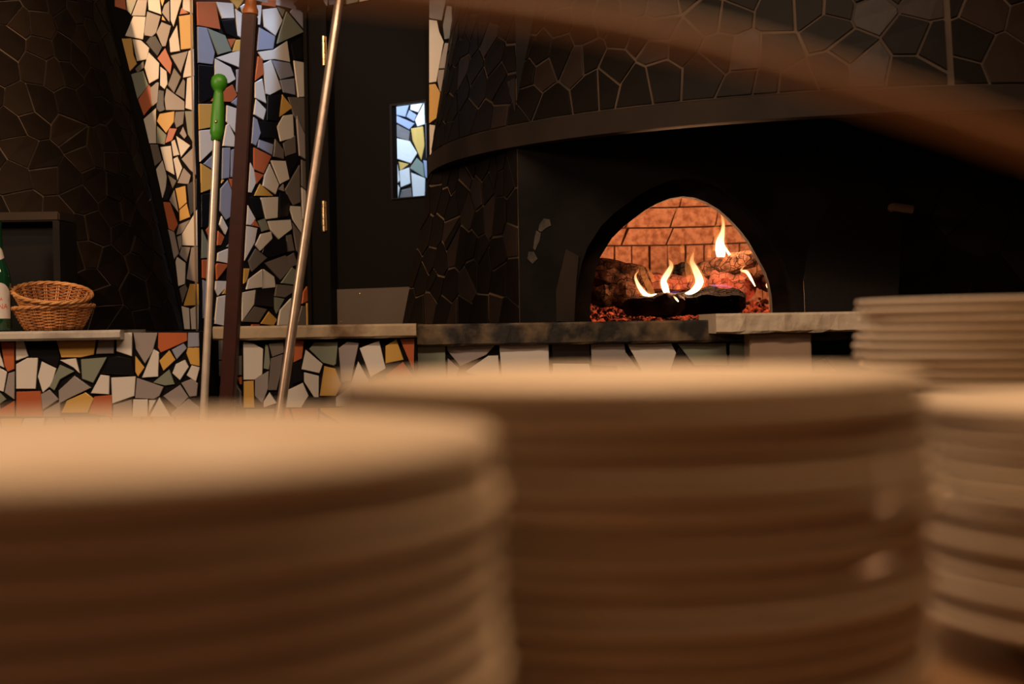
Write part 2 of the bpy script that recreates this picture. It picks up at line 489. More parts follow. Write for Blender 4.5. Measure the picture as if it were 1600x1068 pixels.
# door wall: lintel above the door
def du(px, py, off=0.0):
    P = Vector((XB, YB, 0)) + nD * off
    h = hit(px, py, P, nD); return (h - P).dot(uD), h.z
def dpt(u, z, off=0.0):
    return Vector((XB, YB, 0)) + uD * u + nD * off + Vector((0, 0, z))
def dbox(bm, u0, u1, z0, z1, o0, o1):
    prism(bm, [dpt(u0, z0, o0), dpt(u1, z0, o0), dpt(u1, z1, o0), dpt(u0, z1, o0)], nD * (o1 - o0))
ztop = du(560, 4)[1]; uw0, zw1 = du(609, 163); _, zw0 = du(619, 311); uw1 = du(700, 200)[0]; uend = du(716, 300)[0]; ul0 = du(524, 300)[0]
bm = bmesh.new(); dbox(bm, 0, uend, ztop + 0.004, 3.2, -0.06, 0)
wd = tag(obj('wall_door', bm, grout_dark), 'mosaic wall above the black door', 'wall', kind='structure')
mosaic('''
T w 115,-40 195,-20 178,50 150,0
T b 195,-60 290,-60 330,-10 240,40 200,45
T n 350,-40 465,-40 450,17 355,40
T w 470,-60 600,-60 610,-12 465,17
''', Vector((XB, YB, 0)), nD, wd, 0.006)
dr = empty('door_1', dpt(0, 0)); tag(dr, 'black door with small window and metal kick plate in angled wall', 'door', kind='structure')
bm = bmesh.new()
for a in ((ul0, uw0, 0, ztop), (uw1, uend, 0, ztop), (uw0, uw1, zw1, ztop), (uw0, uw1, 0, zw0)): dbox(bm, *a, -0.025, -0.005)
place(obj('door_leaf', bm, black_paint), dr)
bm = bmesh.new(); dbox(bm, 0.002, ul0 - 0.003, 0, ztop, -0.05, 0.03); dbox(bm, 0.012, 0.03, 0, ztop - 0.01, 0.03, 0.04)
place(obj('door_frame', bm, black_paint), dr)
bm = bmesh.new(); fw = 0.010
for a in ((uw0, uw0 + fw, zw0, zw1), (uw0 + fw, uw1, zw0, zw0 + fw * 0.4), (uw0 + fw, uw1, zw1 - fw * 0.7, zw1)): dbox(bm, *a, -0.024, 0.002)
place(obj('window_frame', bm, mat('window_bead', (0.010, 0.010, 0.014), 0.35)), dr)
glass = bpy.data.materials.new('window_glass'); glass.use_nodes = True; nt = glass.node_tree; nt.nodes.clear()
o_ = nt.nodes.new('ShaderNodeOutputMaterial'); mx = nt.nodes.new('ShaderNodeMixShader'); tr = nt.nodes.new('ShaderNodeBsdfTransparent'); gl = nt.nodes.new('ShaderNodeBsdfGlossy')
gl.inputs['Roughness'].default_value = 0.02; mx.inputs[0].default_value = 0.04; tr.inputs[0].default_value = (0.97, 0.99, 0.98, 1)
nt.links.new(tr.outputs[0], mx.inputs[1]); nt.links.new(gl.outputs[0], mx.inputs[2]); nt.links.new(mx.outputs[0], o_.inputs[0])
bm = bmesh.new(); dbox(bm, uw0, uw1, zw0, zw1, -0.016, -0.013); place(obj('pane', bm, glass), dr)
uk0, zk1 = du(525, 452); uk1 = du(660, 452)[0]
bm = bmesh.new(); dbox(bm, uk0 + 0.002, uk1, zk1 - 0.30, zk1, -0.005, -0.003); kp = place(obj('kick_plate', bm, kick), dr)
for px, py in ((562, 458.5), (532, 502.5)):
    u, z = du(px, py); bm = bmesh.new(); bmesh.ops.create_icosphere(bm, subdivisions=2, radius=0.003)
    s = obj('screw', bm, brass, dr); s.location = dpt(u, z, -0.002) - dr.location
for py0, py1 in ((58, 104), (314, 362)):
    u, z1 = du(516.5, py0); _, z0 = du(516.5, py1)
    bm = bmesh.new(); c = dpt(u, 0, 0.036)
    for k in range(5):
        a = z0 + (z1 - z0) * k / 5; b = z0 + (z1 - z0) * (k + 1) / 5 - 0.0015
        tube(bm, [c + Vector((0, 0, a)), c + Vector((0, 0, b))], 0.0085 if 0 < k < 4 else 0.0075, 12)
    dbox(bm, u - 0.012, u + 0.010, z0 + 0.004, z1 - 0.004, 0.0305, 0.033)
    place(obj('hinge', bm, brass, smooth=True), dr)

tag(box('light_block_panel', plaster, xpr, X(671, 4.88), 4.87, 4.89, 2.42, 3.2), 'unseen dark panel added above the alcove to block the cool light', 'wall', kind='structure')  # added out of view to keep the cool spot off the chimney
# strip of mosaic wall right of the door
YS = 4.90
ws = tag(box('wall_back', grout_dark, X(671, YS), X(830, YS), YS, YS + 0.03, 0, 3.2), 'narrow strip of mosaic wall between black door and oven hood', 'wall', kind='structure')
mosaic('''
T w 1072,175 1140,185 1160,280 1200,370 1135,720 1072,730
T g 1210,378 1265,385 1222,600 1150,605
T g 1145,615 1218,612 1180,810 1165,800 1145,720
T y 1072,742 1125,737 1170,815 1135,1040 1072,1085
T k 1225,50 1290,60 1330,140 1275,340 1205,350 1190,230
T y 1290,20 1375,0 1350,105
T k 1072,0 1220,0 1185,185 1072,165
T g 1280,395 1360,400 1330,620 1235,605
W w 962,308 1010,315 1010,500 965,720
W g 1015,290 1060,270 1060,500 1018,500
''', (0, YS, 0), (0, -1, 0), ws)

# corridor behind the door window
YC = 5.95
wc = tag(box('wall_corridor', grout_dark, -1.6, 0.6, YC, YC + 0.06, 0, 3.2), 'brightly lit mosaic wall seen through the window of the black door', 'wall', kind='structure')
mosaic('''
W b 640,140 785,128 750,240 640,215
W w 800,125 905,112 862,200 795,178
W b 785,182 850,225 825,280 760,240
W w 915,116 922,305 855,325 835,270
W b 640,220 678,232 832,298 785,350 640,270
W d 640,300 680,310 790,365 780,450 640,405
W y 800,345 905,325 918,490 890,620 815,450
W w 640,428 678,430 790,455 855,560 800,648 640,595
W y 692,632 780,655 705,712
W n 850,600 905,650 918,770 790,690
W w 785,685 795,825 710,858 698,715
W w 802,730 925,780 920,965 820,965
W w 640,640 682,660 703,800 680,825 640,820
W w 640,840 682,830 702,865 682,975 640,975
W y 930,90 990,80 985,240 950,240
W b 908,620 975,640 970,790 925,770
W d 720,880 800,865 812,965 695,970
W d 925,300 985,250 985,620 935,600
W w 700,40 800,30 790,118 690,125
W b 810,20 920,10 915,105 805,115
''', (0, YC, 0), (0, -1, 0), wc)
tag(box('wall_corridor_side', plaster, -1.62, -1.56, YP + 0.1, YC, 0, 3.2), 'dark side wall of the corridor behind the door', 'wall', kind='structure')

# ------------------------------------------------------------------ low walls
YL = 3.80; xl = X(313, YL)
zl = at(250, 519, YL).z
wl = tag(box('wall_low_left', grout_dark, -2.6, xl, YL, YP, 0, zl), 'low counter wall faced with broken tile mosaic under the baskets', 'wall', kind='structure')
LOW = '''
L t 12,530 110,530 108,725 62,745 40,700
L w 0,590 35,715 0,700
L w 0,717 55,747 30,890 0,880
L g 65,757 110,742 108,945 38,895
L n 0,892 50,945 0,980
L t 0,1020 108,955 108,1068 0,1068
L w 120,505 170,505 212,632 122,665
L k 195,505 412,505 438,640 420,712 300,650 225,640
L y 410,505 700,505 685,620 590,640 450,640
L g 722,505 832,505 830,612 702,615
L w 852,462 962,462 960,632 850,595
L w 205,645 280,645 262,868 122,868 122,690
L w 308,672 412,722 378,840 315,895 280,780
L n 440,695 542,742 440,800 400,880 362,855
L w 440,660 555,648 582,755 540,715
L n 592,655 780,640 680,825 600,795
L k 790,650 860,632 960,652 980,768 760,758
L g 545,775 665,860 490,945 435,975 432,880
L w 735,768 798,775 795,908 665,900
L w 812,788 988,778 978,920 820,975
L g 972,462 1147,462 1110,600 1055,685 990,580
L t 1152,462 1360,462 1360,520 1240,575 1170,605 1150,570
L b 1368,462 1445,462 1448,562 1365,568
L y 985,630 1050,715 1005,780 985,745
L w 1120,582 1157,605 1150,780 1035,788
L y 1232,590 1275,660 1190,738 1160,665
L b 1250,585 1335,540 1358,575 1285,655
L y 1365,572 1448,570 1451,705 1385,690 1355,610
L w 1345,658 1372,710 1310,805 1255,755 1280,690
L w 1395,698 1452,715 1425,815 1358,770
L n 1230,728 1270,835 1200,845 1115,822
L g 998,790 1190,855 1160,920 1120,942 985,935
L g 1310,840 1370,930 1290,1010 1190,920
L g 1395,795 1440,830 1430,920 1380,925 1320,825
L t 125,890 300,885 315,1068 122,1068
L g 362,875 430,945 315,1020 300,910
L y 625,895 685,940 640,1040 450,1040 490,955
L t 690,925 815,912 815,1068 650,1045
L g 320,1030 440,960 445,1068 320,1068
L w 970,945 1075,945 1075,1068 965,1068
L w 1085,950 1135,950 1085,1040
L w 1160,930 1240,1068 1090,1068
L g 825,985 960,945 960,1068 825,1068
L g 1250,1040 1370,940 1450,1000 1450,1068 1250,1068
'''
mosaic(LOW, (0, YL, 0), (0, -1, 0), wl)

fill_tiles(wl, -2.5, xl - 0.01, 0.05, at(100, 652, YL).z, YL, 3)
fill_tiles(wl, -2.5, X(-2, YL), at(0, 650, YL).z, at(0, 533, YL).z, YL, 13)

# middle low wall, corner at px 380 and a receding return to its left
YM = 3.90; xm0 = X(379, YM); xm1 = X(650, YM); xr = X(322, 4.12)
zm = at(491, 529.5, YM - 0.03).z - 0.0005
bm = bmesh.new()
prism(bm, [(xm0, YM, 0), (xm1, YM, 0), (xm1, YM + 0.3, 0), (xr, YM + 0.3, 0), (xr, 4.12, 0)], Vector((0, 0, zm)))
wm = tag(obj('wall_low_middle', bm, grout_dark), 'low mosaic wall under the stained ledge in front of the black door', 'wall', kind='structure')
MID = '''
M w 358,505 430,518 495,555 490,730 435,768 360,768
M y 362,780 430,775 435,960 362,960
M n 512,525 530,530 545,650 535,698 500,690
M d 535,520 640,505 640,580 560,610
M d 550,620 635,590 620,720 590,840 530,840
M t 720,490 778,500 765,620 705,650
M g 440,762 535,707 530,830 490,930 440,880
M w 790,560 908,660 885,722 762,695
M n 850,510 1015,505 1000,660 985,670 910,650 815,555
M k 700,660 755,640 772,770 700,800
M w 780,717 882,742 880,890 850,890 780,780
M y 920,674 995,692 1035,800 1000,880 888,880
M g 1020,550 1080,505 1160,515 1105,770 1040,785
M w 1165,550 1300,497 1345,690 1240,748
M y 1345,535 1420,487 1470,630 1345,655
M t 1445,487 1545,482 1540,710
M t 1340,740 1465,645 1530,740 1400,800
M w 1155,640 1225,770 1150,860 1105,800
M w 770,790 810,880 760,960 650,960 665,840
M w 540,855 590,930 500,960 500,920
M g 600,860 650,780 640,940 600,940
M w 1000,890 1100,820 1110,950 1000,950
M g 1130,880 1230,790 1330,760 1330,900 1200,950
'''
mosaic(MID, (0, YM, 0), (0, -1, 0), wm)
nR = Vector((-(4.12 - YM), -(xm0 - xr), 0)).normalized()
mosaic('''
M w 160,500 222,495 222,628 160,632
M w 160,642 222,636 218,745 205,745
M d 132,625 150,605 154,700 132,715
M d 160,715 195,760 145,835 135,770
M d 300,625 348,602 348,735 318,745
M t 330,752 348,748 348,800
M g 230,500 300,495 298,610 230,630
M g 228,640 290,630 310,750 228,780
M d 150,850 230,790 310,790 345,850 345,950 150,950
''', (xm0, YM, 0), nR, wm)
fill_tiles(wm, xm0 + 0.005, xm1 - 0.005, 0.05, at(500, 637, YM).z, YM, 4)

# low wall under the oven
YO = 3.96; xo1 = 2.6
zo = at(1125, 533.8, YO - 0.03).z - 0.0005
wo = tag(box('wall_low_oven', grout_dark, xm1 + 0.002, xo1, YO, YO + 0.35, 0, zo), 'low wall of large pale tiles under the sooty oven ledge', 'wall', kind='structure')
OVN = '''
F n 422,82 640,82 640,330 422,330
F g 650,82 1010,82 940,160 750,243 655,130
F w 955,167 1028,165 1036,340 800,290 790,280
F g 657,185 740,260 700,340 657,340
F w 1036,82 1398,82 1402,330 1055,310
N k 968,430 1205,430 1205,540 975,540
N g 1212,425 1422,425 1438,570 1220,560
N w 975,550 1200,552 1220,640 975,640
S w 0,428 275,425 305,485 265,600 100,610
S g -75,470 -10,480 80,605 -60,605
S n 312,425 618,422 622,560 420,560
S n 640,422 760,422 760,560 640,560
S k 320,445 410,565 280,600 308,490
S w 1170,540 1230,520 1300,600 1170,600
'''
mosaic(OVN, (0, YO, 0), (0, -1, 0), wo)
fill_tiles(wo, xm1 + 0.01, 1.5, 0.05, at(900, 594, YO).z, YO, 5)

# ------------------------------------------------------------------ ledges
def ledge(name, material, px0, px1, Yf, depth, pyt, pyb, label, cat='ledge', x0=None, x1=None, tex=0.0):
    pm = (max(px0, 0) + min(px1, 1600)) / 2
    z1 = at(pm, pyt, Yf).z; z0 = at(pm, pyb, Yf).z
    a = X(px0, Yf) if x0 is None else x0; b = X(px1, Yf) if x1 is None else x1
    bm = bmesh.new(); n = max(2, int((b - a) / 0.02))
    prof = [(Yf + 0.006, z0), (Yf, z0 + 0.006), (Yf, z1 - 0.006), (Yf + 0.006, z1), (Yf + depth, z1), (Yf + depth, z0)]
    rings = []
    rnd = random.Random(len(name) + int(px0))
    for i in range(n + 1):
        x = a + (b - a) * i / n
        j = [tex * (math.sin(x * 37 + k * 2.1 + px0) * 0.5 + math.sin(x * 91 + k * 1.3) * 0.35 + rnd.uniform(-1, 1) * 0.15) for k in range(6)]
        rings.append([bm.verts.new((x, y + (jj if k < 4 else 0), z + (jj * 0.7 if k in (0, 1) else 0))) for k, ((y, z), jj) in enumerate(zip(prof, j))])
    for p, q in zip(rings, rings[1:]):
        for k in range(6): bm.faces.new((p[k], p[(k + 1) % 6], q[(k + 1) % 6], q[k]))
    bm.faces.new(rings[0]); bm.faces.new(rings[-1][::-1])
    return tag(obj(name, bm, material), label, cat), z0, z1
lg1, _, zt1 = ledge('marble_ledge', marble, 0, 187, YL - 0.05, 0.265, 516.5, 531.5, 'grey marble ledge slab holding bottle and baskets', x0=-2.4, tex=0.0004)
lg2, _, _ = ledge('marble_ledge', marble_stained, 332, 650, YM - 0.03, 0.30, 507.5, 529.5, 'stained cream marble ledge in front of the black door', tex=0.0012)
lg3, _, zt3 = ledge('stone_ledge', marble_soot, 651.5, 1600, YO - 0.03, 0.118, 499.2, 533.8, 'soot blackened stone ledge below the oven mouth', x1=2.6, tex=0.002)
YW = 3.78
lg4, zb4, zt4 = ledge('stone_slab', marble, 1119, 1600, YW, 0.35, 486, 517.5, 'pale chipped stone slab right of the oven mouth', x1=2.4, tex=0.0035)
lg4.data.materials[0] = mat('chipped_stone', (0.62, 0.52, 0.40), 0.55, col2=(0.34, 0.25, 0.17), vscale=14, bump=0.3, bscale=40, lo=0.3, hi=0.5)
a = at(1172, 530, YW + 0.03); b = at(1268, 530, YW + 0.03)
box0 = box('support_block', mat('support_stone', (0.36, 0.26, 0.19), 0.5, var=0.15), a.x, b.x, YW + 0.03, YW + 0.13, 0, zb4, bev=0.003)
tag(box0, 'brown stone block holding up the pale slab', 'block')

# ================================================================== LEFT CHIMNEY (dark mosaic cone)
def cone_r(z, z0, r0, z1, r1): return r0 + (r1 - r0) * (z - z0) / (z1 - z0)
AXc = Vector((X(-50, 4.72), 4.72, 0))
def tangent_r(px, c):
    d = ray(px, 505); n = Vector((d.y, -d.x, 0)).normalized(); return abs((c - Vector((0, 0, 0))).dot(n))
r0 = tangent_r(286, AXc); zc0 = zl + 0.001
ztp = Z + 517 * 4.6 / FPX; r1 = tangent_r(178, AXc); ZT = 3.18
rT = cone_r(ZT, zc0, r0, ztp, r1)
lo_ = empty('tiled_chimney', (AXc.x, AXc.y, zc0)); tag(lo_, 'dark sloping oven chimney clad in black broken tiles behind the baskets', 'oven')
bm = bmesh.new(); lathe(bm, [(0, zc0), (r0, zc0), (rT, ZT), (0, ZT)], 96, loc=(AXc.x, AXc.y, 0))
place(obj('chimney_body', bm, grout_brown, smooth=True), lo_)
rnd = random.Random(11)
def cone_tiles(C, th0, th1, z0, z1, rz, size, gap, rnd, parent, mats, th=0.004, skip=None):
    rm = rz((z0 + z1) / 2); cells = voronoi(th0 * rm, th1 * rm, z0, z1, size, gap, rnd)
    slope = (rz(z1) - rz(z0)) / (z1 - z0)
    for c in cells:
        if skip and skip(sum(p[0] for p in c) / len(c) / rm, sum(p[1] for p in c) / len(c)): continue
        pts = []; ns = []
        # subdivide long edges so pieces follow the curve
        for s, z in c:
            t = s / rm; r = rz(z)
            pts.append(Vector((C.x + r * math.cos(t), C.y + r * math.sin(t), z)))
            ns.append(Vector((math.cos(t), math.sin(t), -slope)).normalized())
        tile3d(pts, ns, rnd.choice(mats), parent, th)
dcam = math.atan2(-AXc.y, -AXc.x)
cone_tiles(AXc, dcam - 0.75, dcam + 1.55, zc0 + 0.004, zc0 + 1.32, lambda z: cone_r(z, zc0, r0, ztp, r1), 0.080, 0.0042, rnd, lo_, [chimney_tile, chimney_tile, chimney_tile2])
# mouth of the left oven: lintel and jamb standing in front of the cone
ym = AXc.y - r0 - 0.03
j0 = at(84, 345, ym); j1 = at(92, 330, ym)
yb = ym + 0.16
bm = bmesh.new(); bx(bm, -2.5, j1.x, ym, yb, j0.z, j1.z, 0.004); place(obj('lintel', bm, soot_rim), lo_)
bm = bmesh.new(); bx(bm, j0.x - 0.004, j1.x, ym + 0.002, yb, zt1, j0.z); place(obj('jamb', bm, soot), lo_)
bm = bmesh.new(); bx(bm, -2.5, j0.x - 0.005, ym + 0.05, ym + 0.06, zt1, j0.z); place(obj('mouth_dark_fill', bm, black_paint), lo_)  # black sheet stands in for the darkness inside the mouth

# ================================================================== RIGHT OVEN
HC = Vector((1.17, 4.9, 0)); HR = 1.447; zlip0 = Z + 0.495; zlip1 = zlip0 + 0.066
ro = empty('pizza_oven', (HC.x, HC.y, zo)); tag(ro, 'wood fired pizza oven with black tiled hood and arched mouth', 'oven')
def hood_r(z): return HR - 0.012 - (z - zlip1) * 0.175
bm = bmesh.new(); lathe(bm, [(HR - 0.10, zlip1 + 0.10), (HR - 0.03, zlip0 + 0.004), (HR - 0.02, zlip0), (HR, zlip0 + 0.004), (HR, zlip1 - 0.004), (HR - 0.006, zlip1), (HR - 0.06, zlip1)], 160, loc=HC)
place(obj('hood_rim', bm, soot_rim, smooth=True), ro)
bm = bmesh.new(); lathe(bm, [(hood_r(zlip1), zlip1 - 0.001), (hood_r(3.18), 3.18), (0, 3.18)], 160, loc=HC)
place(obj('hood_body', bm, grout_brown, smooth=True), ro)
bm = bmesh.new(); lathe(bm, [(HR - 0.12, zlip1 + 0.02), (HR - 0.25, zlip1 + 0.35), (0.3, zlip1 + 0.6), (0, zlip1 + 0.6)], 96, loc=HC)
place(obj('hood_lining', bm, soot, smooth=True), ro)
def theta_for(px):
    d = ray(px, 250); d = Vector((d.x, d.y)).normalized(); c = Vector((HC.x, HC.y)); b = c.dot(d); q = b * b - (c.length_squared - HR * HR)
    t = b - math.sqrt(max(q, 0)); p = d * t - c; a = math.atan2(p.y, p.x); return a + 2 * math.pi if a < 0 else a
ts = theta_for(1489); tl = math.pi * 0.955; tr_ = theta_for(1600) + 0.35
rnd = random.Random(5)
hz0 = zlip1 + 0.004
cone_tiles(HC, tl, ts - 0.006, hz0, hz0 + 0.56, hood_r, 0.086, 0.0062, rnd, ro, [soot_tile, soot_tile, soot_tile, soot_tile2])
cone_tiles(HC, ts + 0.006, tr_, hz0, hz0 + 0.50, hood_r, 0.09, 0.0062, rnd, ro, [soot_tile, soot_tile2])

# facade with recessed arch
YF = 4.05; YR = 4.12; YI = 4.165
OPEN = [(922, 502), (922.5, 480), (925, 451), (930, 424), (938, 401), (956, 372), (974, 354), (992, 340), (1008, 328), (1026, 318), (1046, 310), (1067, 306.5), (1087, 309), (1105, 316), (1123, 327), (1139, 341), (1156, 359), (1170, 377), (1186, 406), (1196, 424), (1202, 442), (1206, 465), (1208, 502)]
inner = [at(px, py, YR) for px, py in OPEN]
cx = sum(p.x for p in inner) / len(inner); zb = min(p.z for p in inner)
for i in (0, -1): inner[i].z = zt3 - 0.004
def grow(p, k, dz): return Vector((cx + (p.x - cx) * k, 0, zb + (p.z - zb) * dz))
outer = [grow(p, 1.17, 1.13) for p in inner]
for i in (0, -1): outer[i].z = zt3 - 0.004
xL = at(811, 400, YF).x; xR = 2.5; zT = zlip0 + 0.55; zB = zt3 - 0.004
n = len(inner); na = 7; nb = n - 14
rect = []
for i in range(n):
    if i < na: rect.append((xL, zB + (zT - zB) * i / (na - 1)))
    elif i >= n - na: rect.append((xR, zB + (zT - zB) * (n - 1 - i) / (na - 1)))
    else: rect.append((xL + (xR - xL) * (i - na + 1) / (nb + 1), zT))
bm = bmesh.new()
def strip(bm, A, B):
    a = [bm.verts.new(p) for p in A]; b = [bm.verts.new(p) for p in B]
    for i in range(len(a) - 1): bm.faces.new((a[i], a[i + 1], b[i + 1], b[i]))
YV = lambda P, y: [Vector((p.x, y, p.z)) for p in P]
RV = lambda y: [Vector((x, y, z)) for x, z in rect]
strip(bm, RV(YF), YV(outer, YF)); strip(bm, YV(outer, YF), YV(outer, YR))
bmesh.ops.remove_doubles(bm, verts=bm.verts[:], dist=1e-5)
place(obj('oven_front', bm, soot), ro)
bm = bmesh.new()
strip(bm, YV(outer, YR + 0.001), YV(inner, YR)); strip(bm, YV(inner, YR), YV(inner, YI)); strip(bm, YV(inner, YI), RV(YI))
bmesh.ops.remove_doubles(bm, verts=bm.verts[:], dist=1e-5)
brick_dark = mat('sooty_arch', (0.022, 0.013, 0.009), 0.85, spec=0.1, col2=(0.004, 0.003, 0.003), vscale=10, bump=0.4, bscale=40)
place(obj('mouth_arch', bm, brick_dark), ro)
# plaster band beside the arch and a peeling patch
bm = bmesh.new()
a0 = at(868, 420, YF).x; a1 = at(898, 420, YF).x; zz = at(880, 400, YF).z
prism(bm, [(a0, YF - 0.001, zB + 0.006), (a1 - 0.004, YF - 0.001, zB + 0.006), (a1 + 0.004, YF - 0.001, zz - 0.07), (a1 + 0.012, YF - 0.001, zz), (a0 + 0.03, YF - 0.001, zz + 0.02), (a0, YF - 0.001, zz - 0.1)], Vector((0, -0.005, 0)))
place(obj('plaster_band', bm, soot_rim), ro)
bm = bmesh.new()
for pol in ([(850, 341), (859, 343), (861, 352), (853, 356), (846, 362), (841, 360), (843, 350)], [(838, 360), (845, 364), (843, 376), (836, 391), (833, 388), (835, 372)], [(826, 393), (834, 393), (840, 404), (832, 412), (824, 404)]):
    prism(bm, [at(x, y, YF - 0.0008) for x, y in pol], Vector((0, -0.0015, 0)))
place(obj('peeled_patch', bm, mat('peeled_plaster', (0.075, 0.058, 0.05), 0.8, col2=(0.02, 0.016, 0.014), vscale=40)), ro)
# left facet of the drum
YE = 4.72
fb0 = at(629, 503, YE); fb1 = Vector((xL, YF, zB)); ft0 = at(676, 262, YE); ft1 = Vector((xL, YF, zlip0 + 0.2))
fb0.z = zB; k = (ft1.z - ft0.z) / (ft0.z - fb0.z); ft0 = ft0 + (ft0 - fb0) * k
def facet(s, t): return fb0.lerp(fb1, s).lerp(ft0.lerp(ft1, s), t)
bm = bmesh.new(); N = 8
G = [[bm.verts.new(facet(i / N, j / N)) for i in range(N + 1)] for j in range(N + 1)]
for j in range(N):
    for i in range(N): bm.faces.new((G[j][i], G[j][i + 1], G[j + 1][i + 1], G[j + 1][i]))
place(obj('drum_side', bm, mat('grout_ochre', (0.13, 0.085, 0.045), 0.85, col2=(0.012, 0.009, 0.007), vscale=4, lo=0.38, hi=0.6)), ro)
Lu = (fb1 - fb0).length; Lz = ft1.z - zB
rnd = random.Random(21)
fn = (fb1 - fb0).cross(ft0 - fb0).normalized()
if fn.y > 0: fn = -fn
for c in voronoi(0.004, Lu - 0.004, 0.004, Lz, 0.088, 0.0062, rnd):
    tile3d([facet(s / Lu, t / Lz) for s, t in c], fn, rnd.choice([soot_tile, soot_tile, soot_tile2]), ro, 0.005)
# right part of the front: dim tiles
for c in voronoi(at(1330, 300, YF).x, 1.75, zB + 0.02, zlip0 + 0.15, 0.12, 0.006, rnd):
    if sum(p[0] for p in c) / len(c) > at(1385, 300, YF).x:
        tile3d([Vector((s, YF, t)) for s, t in c], (0, -1, 0), rnd.choice([soot_tile, soot]), ro, 0.004)

# ---- brick chamber
BC = Vector((at(1062, 400, 4.78).x, 4.78, 0)); zf = zt3 - 0.006
brick_m = mat('fire_brick', (0.62, 0.36, 0.25), 0.9, col2=(0.34, 0.155, 0.09), vscale=45, bump=1.0, bscale=70, lo=0.34, hi=0.6, spec=0.1)
mortar = mat('sooty_mortar', (0.10, 0.05, 0.032), 0.95)
rows = [(0.0, 0.125, 0.075), (0.125, 0.292, 0.068), (0.292, 0.358, 0.17), (0.358, 0.432, 0.165), (0.432, 0.505, 0.16), (0.505, 0.57, 0.16), (0.57, 0.62, 0.15)]
def chr_(h): return 0.62 if h < 0.292 else 0.62 * math.sqrt(max(0.03, 1 - ((h - 0.292) / 0.42) ** 2))
bm = bmesh.new()
prof = [(chr_(h) + 0.03, zf + h) for h in [0.0, 0.1, 0.2, 0.29, 0.35, 0.42, 0.5, 0.57, 0.62, 0.66]]
SEG = 48; t0 = R(-46); t1 = R(226)
rg = [[bm.verts.new((BC.x + r * math.cos(t0 + (t1 - t0) * k / SEG), BC.y + r * math.sin(t0 + (t1 - t0) * k / SEG), z)) for k in range(SEG + 1)] for r, z in prof]
for a, b in zip(rg, rg[1:]):
    for k in range(SEG): bm.faces.new((a[k], a[k + 1], b[k + 1], b[k]))
bm.faces.new(rg[-1])
chamber = place(obj('brick_chamber', bm, mortar), ro)
rnd = random.Random(9)
for ri, (h0, h1, wd_) in enumerate(rows):
    rr0, rr1 = chr_(h0 + 0.002), chr_(h1 - 0.002); rm = (rr0 + rr1) / 2
    nbk = max(6, int((t1 - t0) * rm / wd_)); off = rnd.random() * 0.8
    for k in range(nbk):
        a0 = t0 + (t1 - t0) * (k + off * 0.9) / nbk; a1 = a0 + (t1 - t0) / nbk - 0.006 / rm
        if a1 < R(15) or a0 > R(165) or a1 > t1: continue
        lean = rnd.uniform(0.02, 0.05) if ri >= 2 else rnd.uniform(-0.004, 0.004)
        jj = rnd.uniform(-0.008, 0.006); pts = []
        bm = bmesh.new(); vs = {}
        for ih, (h, rr) in enumerate(((h0 + 0.003, rr0), (h1 - 0.003, rr1))):
            for ia in range(4):
                t = a0 + (a1 - a0) * ia / 3 - (lean if ih else 0)
                for io, dr_ in enumerate((jj + rnd.uniform(-0.002, 0.002), 0.028)):
                    r = rr + dr_; vs[ih, ia, io] = bm.verts.new((BC.x + r * math.cos(t), BC.y + r * math.sin(t), zf + h))
        for ia in range(3):
            for q in (((0, ia, 0), (0, ia + 1, 0), (1, ia + 1, 0), (1, ia, 0)), ((0, ia, 1), (1, ia, 1), (1, ia + 1, 1), (0, ia + 1, 1)), ((0, ia, 0), (0, ia, 1), (0, ia + 1, 1), (0, ia + 1, 0)), ((1, ia, 0), (1, ia + 1, 0), (1, ia + 1, 1), (1, ia, 1))):
                bm.faces.new([vs[i] for i in q])
        for ia in (0, 3): bm.faces.new([vs[i] for i in ((0, ia, 0), (1, ia, 0), (1, ia, 1), (0, ia, 1))])
        o = obj('brick', bm, brick_m); o.parent = chamber; o.location = Vector((0, 0, 0))
        # object coordinates differ from brick to brick so the grain does too
bm = bmesh.new(); lathe(bm, [(0, zf - 0.03), (0.64, zf - 0.03), (0.64, zf), (0, zf)], 48, loc=BC); bx(bm, BC.x - 0.30, BC.x + 0.30, YF + 0.0005, 4.4, zf - 0.03, zf - 0.001)
place(obj('oven_floor', bm, mat('ash_floor', (0.05, 0.034, 0.026), 0.95, col2=(0.03, 0.02, 0.015), vscale=20, bump=0.5)), ro)

# arched iron door leaning right of the mouth
dp = []
for px, py in ((1258, 487), (1258, 440), (1266, 395), (1282, 350), (1306, 312), (1336, 288), (1366, 280), (1392, 290), (1410, 315), (1416, 345), (1412, 400), (1402, 487)):
    p = at(px, py, 3.93); dp.append(p)
zbot = zt4
od = empty('oven_lid', (at(1330, 487, 3.93).x, 3.93, zbot)); tag(od, 'black arched iron lid leaning right of the oven mouth', 'lid')
bm = bmesh.new()
pts = [Vector((p.x, 3.93 + (p.z - zbot) * 0.2, max(p.z, zbot + 0.001))) for p in dp]
prism(bm, pts, Vector((0, 0.008, 0))); place(obj('lid_plate', bm, mat('black_iron', (0.008, 0.006, 0.005), 0.6, spec=0.12, bump=0.1)), od)
k0 = at(1402, 322, 3.93); k1 = at(1436, 326, 3.93); yk = 3.93 + (k0.z - zbot) * 0.2 - 0.03
bm = bmesh.new(); tube(bm, [(k0.x, yk + 0.028, k0.z), (k0.x, yk, k0.z), (k1.x - 0.01, yk - 0.002, k1.z)], 0.012, 10); place(obj('handle', bm, mat('rusty_handle', (0.09, 0.05, 0.03), 0.6), smooth=True), od)

